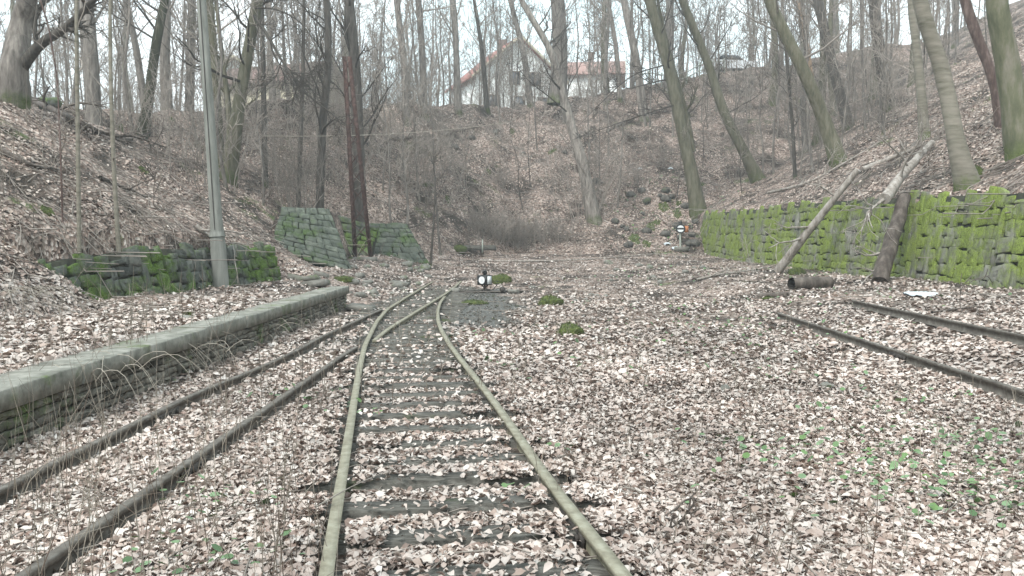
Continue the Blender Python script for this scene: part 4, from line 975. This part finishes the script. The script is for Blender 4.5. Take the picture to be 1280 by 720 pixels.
fallen('dark broken branch beside the right end of the right track', [(1165, 394), (1210, 388), (1265, 384)], .025, 'deadwood_dark', (3, 1), .05)
fallen('grey stick lying on the leaves above the foreground right of centre', [(1000, 466), (1030, 460), (1060, 456)], .014, 'deadwood', (2, 1), .03)
fallen('dark fallen bough lying on the left bank below the corner tree', [(0, 190), (40, 210), (75, 215)], .07, 'deadwood_dark')
fallen('dark fallen bough lying mid bank above the low mossy wall', [(125, 225), (160, 240), (200, 265)], .06, 'deadwood_dark')
fallen('grey bough resting behind the concrete pole above the low wall', [(245, 288), (262, 300), (285, 312)], .07, 'deadwood', (3, 1), .12)
fallen('dark rotten trunk lying high on the left bank', [(35, 125), (85, 150), (140, 175)], .14, 'deadwood_dark', (8, 2), .1)
fallen('fallen trunk lying at the foot of the left bank crest among the brush', [(120, 170), (160, 178), (190, 168)], .12, 'deadwood_dark', (8, 2), .1)
fallen('pale fallen trunk lying on the slope above the right wall', [(1080, 215), (1130, 195), (1190, 170)], .12, 'deadwood', (8, 2), .12)
fallen('long grey pole lying along the slope behind the dark leaning log', [(960, 245), (1010, 232), (1060, 205), (1110, 175)], .08, 'deadwood', (6, 2), .15)
fallen('dark bough lying along the upper rear slope', [(490, 175), (540, 172), (600, 160)], .12, 'deadwood_dark', (8, 3), .1)
fallen('dark bough lying high on the right of the rear slope', [(760, 165), (790, 150), (830, 140)], .12, 'deadwood_dark', (8, 3), .1)
fallen('stick lying across the centre rails near the camera', [(395, 668), (440, 640), (500, 610)], .006, 'deadwood', (2, 1), .16)

# dead bramble canes hanging over the platform edge
for (u, v, n, lab) in [(15, 372, 34, 'tangle of pale dead bramble canes on the platform at the left edge'), (210, 440, 26, 'pale dead canes drooping over the platform coping, middle tangle'), (90, 462, 26, 'pale dead canes drooping over the platform coping near the left edge'), (320, 410, 16, 'thin dead canes drooping over the far part of the platform coping')]:
    p = g(u, v); t = thing('dead_bramble', p, lab, 'bramble'); m = MB()
    for _ in range(n):
        a = random.uniform(-1.2, 1.2) if u > 30 else random.uniform(0, 6.28); L_ = random.uniform(.4, .9); q = np.array([random.gauss(0, .3), random.gauss(0, .5), 0]); pts = []
        for s in np.linspace(0, 1, 7): pts.append(q+np.array([math.cos(a)*L_*s, math.sin(a)*L_*s, 1.0*L_*s*(1-s*1.25)*random.uniform(.9, 1.1)]))
        m.tube(pts, np.linspace(.004, .0018, 7), 4)
    m.build('canes', M['pale_stem'], t)

# ------------------------------------------------------------------ concrete pole
b0 = at(276, 357, 22.2); b0.z = Hs(b0.x, b0.y)
t = thing('concrete_pole', b0, 'weathered grey-green concrete pole leaning left in front of the low mossy wall', 'pole')
tp = at(247, -70, 22.2)-b0; ax = np.array(tp); n = 14; s = np.linspace(-.03, 1, n)[:, None]
m = MB(); m.tube(ax*s, np.interp(s[:, 0], [-.03, .12, .16, 1], [.205, .195, .15, .10]), 16, cap=True); m.build('shaft', M['concrete_pole'], t, smooth=True)
m = MB(); m.tube(np.array([ax*.15, ax*.165]), [.205, .175], 16); m.build('collar', M['concrete_pole'], t)
m = MB(); m.tube(np.array([ax*.17+np.array([0, -.16, 0]), ax*.4+np.array([0, -.145, 0]), ax*.98+np.array([0, -.11, 0])]), .012, 5); m.build('cable', M['iron'], t)

# ------------------------------------------------------------------ rusty lattice mast
bL = at(454, 323, 36.4); bL.z = Hs(bL.x, bL.y)
t = thing('lattice_mast', bL, 'rusty red-brown steel lattice mast standing between the two wing walls', 'mast', rz=.12)
hw0, hw1, hh = .40, .17, 8.2; lean = -.07
def mp_(sx, sy, s): hw = hw0+(hw1-hw0)*s; return np.array([sx*hw*.95+lean*s*hh, sy*hw*.3, s*hh])
for sx in (-1, 1):
    for sy in (-1, 1):
        m = MB(); 
        for (o1, o2, dd) in (((0, 0), (0, -.12), 0), ((0, 0), (-.12, 0), 1)):
            a0 = mp_(sx, sy, -.03); a1 = mp_(sx, sy, 1); e1 = np.array([-sx*.15, 0, 0]) if dd else np.array([0, -sy*.15, 0]); e2 = np.array([0, -sy*.012, 0]) if dd else np.array([-sx*.012, 0, 0])
            V = [a0, a0+e1, a0+e1+e2, a0+e2, a1, a1+e1, a1+e1+e2, a1+e2]; m.add(V, [[0, 1, 2, 3], [4, 7, 6, 5], [0, 4, 5, 1], [1, 5, 6, 2], [2, 6, 7, 3], [3, 7, 4, 0]])
        m.build('leg', M['rust'], t)
m = MB(); N_ = 11
for k in range(N_):
    s0, s1 = k/N_, (k+1)/N_
    for sy in (-1, 1):
        for f_ in (1, -1):
            m.tube(np.array([mp_(-f_, sy, s0), mp_(f_, sy, s1)]), .016, 4)
    for sx in (-1, 1): m.tube(np.array([mp_(sx, -1, s0), mp_(sx, 1, s1)]), .02, 4)
m.build('lacing', M['rust'], t)
m = MB(); m.box((0, 0, -.02), (1.15, .75, .25), 0, .02); m.build('footing', M['rubble'], t)
# sagging wire crossing between the trees
m = MB(); A = np.array(at(330, 170, 36)); B = np.array(at(640, 152, 50)); P = [A+(B-A)*s_+np.array([0, 0, -1.0*s_*(1-s_)]) for s_ in np.linspace(0, 1, 14)]
o = m; m.tube(P, .014, 4); tag(m.build('slack_wire', M['pale_stem']), 'slack pale wire strung across behind the rusty mast', 'wire')

# ------------------------------------------------------------------ points lantern
p = g(606, 366)
t = thing('points_lantern', p, 'black and white boxy railway points lantern on a low iron stand beside the points', 'signal lamp', rz=0)
def disc(mb, c, ax_, r, th, k=20):
    c = np.array(c, float); mb.tube(np.array([c, c+np.array(ax_)*th]), r, k, cap=True)
S = .2; zc_ = .40
m = MB(); c45 = R(-58)
def rz2(v, a): return np.array([v[0]*math.cos(a)-v[1]*math.sin(a), v[0]*math.sin(a)+v[1]*math.cos(a), v[2]])
m.box((0, 0, zc_), (.36, .30, .30), R(-36)); m.build('lamp_box', M['black'], t)
fn = rz2(np.array([0, -1, 0]), R(-36)); sn = rz2(np.array([1, 0, 0]), R(-36)); fl_ = rz2(np.array([1, 0, 0]), R(-36))
m = MB(); disc(m, np.array([0, 0, zc_])+fn*.151, fn, .115, .008); m.build('white_disc', M['white'], t)
m = MB(); m.box(np.array([0, 0, zc_])+sn*.1835, (.008, .20, .24), R(-36)); m.build('white_panel', M['white'], t)
m = MB(); m.tube([(0, 0, zc_+.15), (0, 0, zc_+.20), (0, 0, zc_+.21), (0, 0, zc_+.27)], [.055, .055, .085, .07], 12, cap=True); m.tube([(0, 0, zc_+.29), (0, 0, zc_+.31)], [.10, .03], 12, cap=True); m.tube([(0, 0, zc_+.2), (0, 0, zc_+.3)], [.04, .04], 8); m.build('chimney', M['black'], t)
m = MB(); m.tube([(0, 0, .02), (0, 0, zc_-.15)], [.035, .03], 10, cap=True); m.tube([(-.15, 0, .03), (.1, 0, zc_-.16)], .022, 6); m.tube([(.15, 0, .03), (-.1, 0, zc_-.16)], .022, 6); m.build('stand', M['iron'], t)
m = MB(); m.tube([(.04, -.05, .08), (.25, -.1, .1), (.42, -.12, .3)], [.018, .018, .014], 6); blob(m, (.55, -.15, .12), .09, 10, 6, .05); m.build('throw_lever', M['iron'], t)
m = MB(); m.box((.35, .05, .03), (1.7, .12, .07), 0, .01); m.box((-.45, -.15, .05), (1.0, .05, .05), .05, .004); m.build('tie_bar', M['iron'], t)
m = MB(); m.box((-.95, -.1, .08), (.3, .25, .14), .1, .02); m.box((.9, -.15, .06), (.35, .2, .1), -.1, .02); m.build('concrete_foot', M['rubble'], t)
# stop signal at the right
p = g(850, 312); t = thing('stop_signal', p, 'small round black and white signal on a pale post by the far wall end', 'signal')
hp = (312-286)*p.y/F
m = MB(); m.tube([(0.02, 0, -.1), (0, 0, hp)], [.06, .05], 8, cap=True); m.build('post', M['pale_post'], t)
m = MB(); disc(m, (0, -.06, hp), (0, -1, 0), .27, .05, 24); m.tube([(0, 0, hp+.28), (0, 0, hp+.42)], [.12, .09], 10, cap=True); m.build('backplate', M['black'], t)
for sgn in (1, -1):
    m = MB(); a = np.linspace(0, math.pi, 11); ring = [(math.cos(q)*.18, -.117, hp+sgn*(.05+math.sin(q)*.14)) for q in a]; V = ring+[(0, -.117, hp+sgn*.05)]; V2 = [(x, y-.006, z) for x, y, z in V]
    m.add(V2, [[i, i+1, 11] for i in range(10)]); m.add(V, [[i, i+1, 11] for i in range(10)]); m.build('white_half_disc', M['white'], t)
m = MB(); m.box((.36, 0.05, hp-.02), (.2, .2, .36)); m.build('orange_box', M['orange'], t)
m = MB(); m.tube([(-.35, -.05, hp+.02), (0, -.03, hp+.1)], .03, 6); m.build('bracket', M['black'], t)
m = MB(); m.box((.05, 0, .02), (.8, .5, .25), 0, .03); m.build('base', M['rubble'], t)
# mossy timber beam (buffer)
p = g(592, 317); t = thing('timber_beam', p, 'low mossy timber beam on short posts across the far end of the tracks', 'beam')
wd = 56*p.y/F; hz_ = 4*p.y/F
m = MB(); m.box((0, 0, hz_+.13), (wd, .28, .26), 0, .02); m.build('beam', M['sleeper'], t)
for s in (-.33, .18): m = MB(); m.box((wd*s, .05, hz_/2-.05), (.22, .22, hz_+.25), 0, .015); m.build('post', M['deadwood_dark'], t)
m = MB(); m.box((wd*.2, -.16, hz_+.22), (.07, .05, .75)); m.build('iron_strap', M['pale_post'], t)

m = MB(); nd = 2600; xx = rng.normal(-.2, 2.0, nd); yy = rng.uniform(14, 34, nd); zz = H(xx, yy); wz = wetness(xx, yy)
for k in range(nd):
    if rng.random() > .25+wz[k]: continue
    s_ = random.uniform(.012, .045); m.box((xx[k], yy[k], zz[k]+s_*.3), (s_*random.uniform(.6, 1.6), s_, s_*.7), random.uniform(0, 3), s_*.2, (random.uniform(-.4, .4), random.uniform(-.4, .4)))
tag(m.build('gravel', M['stone_slope']), 'dark loose gravel around the points and the lantern', 'gravel', kind='stuff')
# rubbish
def litter(u, v, wpx, label, mt='plastic', name='plastic_sheet', flat=.2):
    p = g(u, v); r = wpx/2*p.y/F; n = 14; m = MB(); xs = np.linspace(-1, 1, n); V = []
    for i in xs:
        for j in xs:
            x_ = i*r*math.sqrt(max(0, 1-j*j/2)); y_ = j*r*.7*math.sqrt(max(0, 1-i*i/2))
            V.append((x_, y_, .03+max(0, r*flat*(1-(i*i+j*j)*.45))+float(fbm(np.array(i*2.2+u), np.array(j*2.2+v), 3))*r*.55))
    f = [[a*n+b3, (a+1)*n+b3, (a+1)*n+b3+1, a*n+b3+1] for a in range(n-1) for b3 in range(n-1)]
    m.add(V, f); V2 = np.array(V)-[0, 0, .012]; m.add(V2, [q[::-1] for q in f]); o = m.build(name, M[mt], smooth=True); o.location = p; tag(o, label, 'rubbish')
litter(1150, 371, 42, 'crumpled white plastic sheet lying between the right track and the mossy wall')
litter(845, 313, 11, 'white plastic bag at the foot of the small round signal', flat=.8)
litter(834, 307, 9, 'white plastic scrap left of the small round signal', flat=.8)
litter(838, 212, 7, 'white scrap of rubbish high in the scree right of the rear slope', flat=.6)
litter(800, 212, 6, 'white scrap of rubbish left of the other one in the scree', flat=.6)

# ------------------------------------------------------------------ houses beyond the crest
def house(name, label, loc, rz, W_, D_, eave, ridge, wall, roofm, wins, over=.6, chim=None, ridge_x=True):
    t = thing(name, loc, label, 'house', rz=rz)
    m = MB(); prof = [(-W_/2, -3), (W_/2, -3), (W_/2, eave), (0, ridge), (-W_/2, eave)]
    V = [(x, -D_/2, z) for x, z in prof]+[(x, D_/2, z) for x, z in prof]
    m.add(V, [[0, 1, 2, 3, 4], [9, 8, 7, 6, 5]]); m.add(V, [[0, 5, 6, 1], [1, 6, 7, 2], [4, 9, 5, 0], [2, 7, 8, 3], [3, 8, 9, 4]]); m.build('wall', wall, t)
    sl_ = (ridge-eave)/(W_/2); m = MB(); ex = over; th = .22
    for sg in (-1, 1):
        x0, z0 = 0, ridge+.03; x1, z1 = sg*(W_/2+ex), eave-sl_*ex+.03
        V = [(x0, -D_/2-ex, z0), (x1, -D_/2-ex, z1), (x1, D_/2+ex, z1), (x0, D_/2+ex, z0)]; V += [(x, y, z+th) for x, y, z in V]
        m.add(V, [[0, 1, 2, 3], [7, 6, 5, 4], [0, 4, 5, 1], [1, 5, 6, 2], [2, 6, 7, 3]])
    rf = m.build('roof', roofm, t)
    if chim:
        m = MB(); m.box((chim[0], chim[1], ridge+.2), (.9, .7, 2.2)); m.build('chimney', M['tile_brown'], rf)
    m = MB()
    for sg in (-1, 1):
        V = []; x1, z1 = sg*(W_/2+ex), eave-sl_*ex
        V = [(0, -D_/2-ex-.05, ridge+.3), (x1, -D_/2-ex-.05, z1+.3), (x1, -D_/2-ex-.05, z1-.05), (0, -D_/2-ex-.05, ridge-.05)]; V += [(x, y+.045, z) for x, y, z in V]
        m.add(V, [[0, 1, 2, 3], [7, 6, 5, 4], [0, 4, 5, 1], [3, 2, 6, 7]])
    m.build('bargeboard', M['plaster_tan'], t)
    for (x, z, w_, h_) in wins:
        m = MB(); m.box((x, -D_/2-.02, z), (w_, .06, h_)); wn = m.build('window', M['glass'], t)
        m = MB()
        for (cx, cz, a, b4) in ((x, z+h_/2, w_+.16, .09), (x, z-h_/2, w_+.16, .09), (x-w_/2, z, .09, h_), (x+w_/2, z, .09, h_), (x, z, .06, h_)): m.box((cx, -D_/2-.06, cz), (a, .07, b4))
        m.build('frame', M['wood_trim'], wn)
    return t
def hz(Yh, x): return Hs(x, Yh)
Yh = 97
bl = at(588, 133, Yh-5); br = at(708, 133, Yh-5); cx = (bl.x+br.x)/2; W_ = br.x-bl.x
gz = hz(Yh, cx); ea = at(640, 96, Yh-5).z-gz; rdg = at(640, 47, Yh-5).z-gz
house('white_house', 'white gabled house with a red roof beyond the crest', (cx-1.6, Yh, gz), .34, W_*.95, 10, ea, rdg, M['plaster'], M['tile_red'], [(-.5, ea-.1, 1.1, 1.3), (-2.8, ea-2.6, 1.1, 1.3), (0, ea-2.6, 1.1, 1.3), (2.6, ea-2.6, 1.1, 1.3), (1.8, ea-.1, 1.1, 1.3)], chim=(.6, 2))
c = at(728, 120, 108)
house('white_house', 'small pale house with a faded red roof right behind the white gabled house', (c.x, 108, hz(108, c.x)), 1.45, 8, 9, at(728, 100, 108).z-hz(108, c.x), at(728, 80, 108).z-hz(108, c.x), M['plaster'], M['tile_faded'], [(-1.5, 3, 1, 1.2), (1.5, 3, 1, 1.2)], chim=(0, -1))
c = at(352, 150, 84)
house('brown_roofed_house', 'tan house with a brown hipped-looking roof half hidden by trees left of the mast', (c.x, 84, hz(84, c.x)), 1.2, 8, 10, at(350, 112, 84).z-hz(84, c.x), at(350, 84, 84).z-hz(84, c.x), M['plaster_tan'], M['tile_brown'], [(-2, 2.5, 1, 1.2), (1, 2.5, 1, 1.2)], chim=None)
c = at(298, 150, 92)
house('brown_roofed_house', 'narrow pink-grey house glimpsed between the trunks behind the forked green tree', (c.x, 92, hz(92, c.x)), .2, 5, 7, at(298, 100, 92).z-hz(92, c.x), at(298, 82, 92).z-hz(92, c.x), M['plaster'], M['tile_brown'], [(0, 3.5, 1, 1.2)], chim=None)

# parked car at the top of the slope
c = at(912, 96, 76); cx = c.x; cz_ = Hs(cx, 76)
t = thing('parked_car', (cx, 76, cz_), 'white car parked at the top of the slope among the trees', 'car', rz=.15)
prof = [(-2.1, .3), (2.1, .3), (2.15, .75), (1.95, .9), (1.0, .98), (.45, 1.42), (-1.0, 1.45), (-1.75, 1.0), (-2.1, .92), (-2.18, .6)]
m = MB(); V = [(x, -.85, z) for x, z in prof]+[(x, .85, z) for x, z in prof]; n = len(prof)
m.add(V, [list(range(n)), list(range(2*n-1, n-1, -1))]); m.add(V, [[i, n+i, n+(i+1) % n, (i+1) % n] for i in range(n)]); m.build('body', M['carpaint'], t)
for sy in (-1, 1):
    m = MB(); yy = sy*.86; V = [(-1.55, yy, 1.0), (.85, yy, 1.0), (.4, yy, 1.36), (-.95, yy, 1.39)]; V += [(x, y-sy*.02, z) for x, y, z in V]; m.add(V, [[0, 1, 2, 3], [7, 6, 5, 4], [0, 4, 5, 1], [2, 6, 7, 3]]); m.build('side_window', M['glass'], t)
    for sx in (-1.3, 1.3):
        m = MB(); m.tube([(sx, sy*.88, .33), (sx, sy*.68, .33)], .33, 18, cap=True); wh = m.build('wheel', M['tyre'], t)
        m = MB(); m.tube([(sx, sy*.895, .33), (sx, sy*.87, .33)], .19, 12, cap=True); m.build('rim', M['white'], wh)
    m = MB(); m.box((2.13, sy*.6, .72), (.1, .32, .14)); m.build('headlight', M['white'], t)
    m = MB(); m.box((-2.14, sy*.65, .8), (.08, .25, .14)); m.build('tail_light', M['lamp'], t)
# post and rail fence along the top
A = at(795, 108, 71); B = at(905, 96, 73)
t = thing('post_and_rail_fence', (A.x, A.y, Hs(A.x, A.y)), 'pale post and rail fence along the crest beside the white car', 'fence')
m = MB(); pts = []
for k in range(8):
    s = k/7; x_ = A.x+(B.x-A.x)*s; y_ = A.y+(B.y-A.y)*s; z_ = Hs(x_, y_); pts.append((x_, y_, z_))
    m2 = MB(); m2.box((x_, y_, z_+.5), (.11, .11, 1.3)); m2.build('post', M['pale_post'], t, loc=t.location)
for hgt in (.5, .95):
    m2 = MB(); m2.tube([(a, b5-.08, c5+hgt) for a, b5, c5 in pts], .045, 4); m2.build('rail', M['pale_post'], t, loc=t.location)

# ------------------------------------------------------------------ haze
if HAZE:
    m = MB(); m.box((0, 420, 18), (1060, 1060, 62)); hb = m.build('haze', bpy.data.materials.new('haze')); hb['kind'] = 'stuff'
    hm = hb.data.materials[0]; hm.use_nodes = True; N = hm.node_tree.nodes; N.remove(N['Principled BSDF'])
    pv = N.new('ShaderNodeVolumePrincipled'); pv.inputs['Density'].default_value = HAZE; pv.inputs['Color'].default_value = (.86, .9, .92, 1); pv.inputs['Anisotropy'].default_value = .2
    hm.node_tree.links.new(pv.outputs[0], N['Material Output'].inputs['Volume'])
    hb['label'] = 'thin pale air haze between the trees'; hb['category'] = 'haze'
# labels that single out each of a small set of look-alikes, counted from the left
bpy.context.view_layer.update()
ORD = 'leftmost second third fourth fifth sixth seventh eighth ninth tenth eleventh twelfth thirteenth fourteenth fifteenth sixteenth seventeenth eighteenth nineteenth twentieth twenty-first twenty-second twenty-third twenty-fourth twenty-fifth twenty-sixth twenty-seventh twenty-eighth twenty-ninth thirtieth'.split()
sets = {}
for o in bpy.data.objects:
    if o.parent is None and o.get('group') and o.get('label'): sets.setdefault((o['group'], o['label']), []).append(o)
for (gname, lab), L_ in sets.items():
    L_ = [o for o in L_ if -10 < proj(o.location)[0] < 1290]
    if 1 < len(L_) <= 30:
        L_.sort(key=lambda o: proj(o.location)[0])
        for k, o in enumerate(L_):
            o['label'] = (ORD[k]+(' of the ' if k == 0 else ' from left among the ')+gname)
print('objects', len(bpy.data.objects))
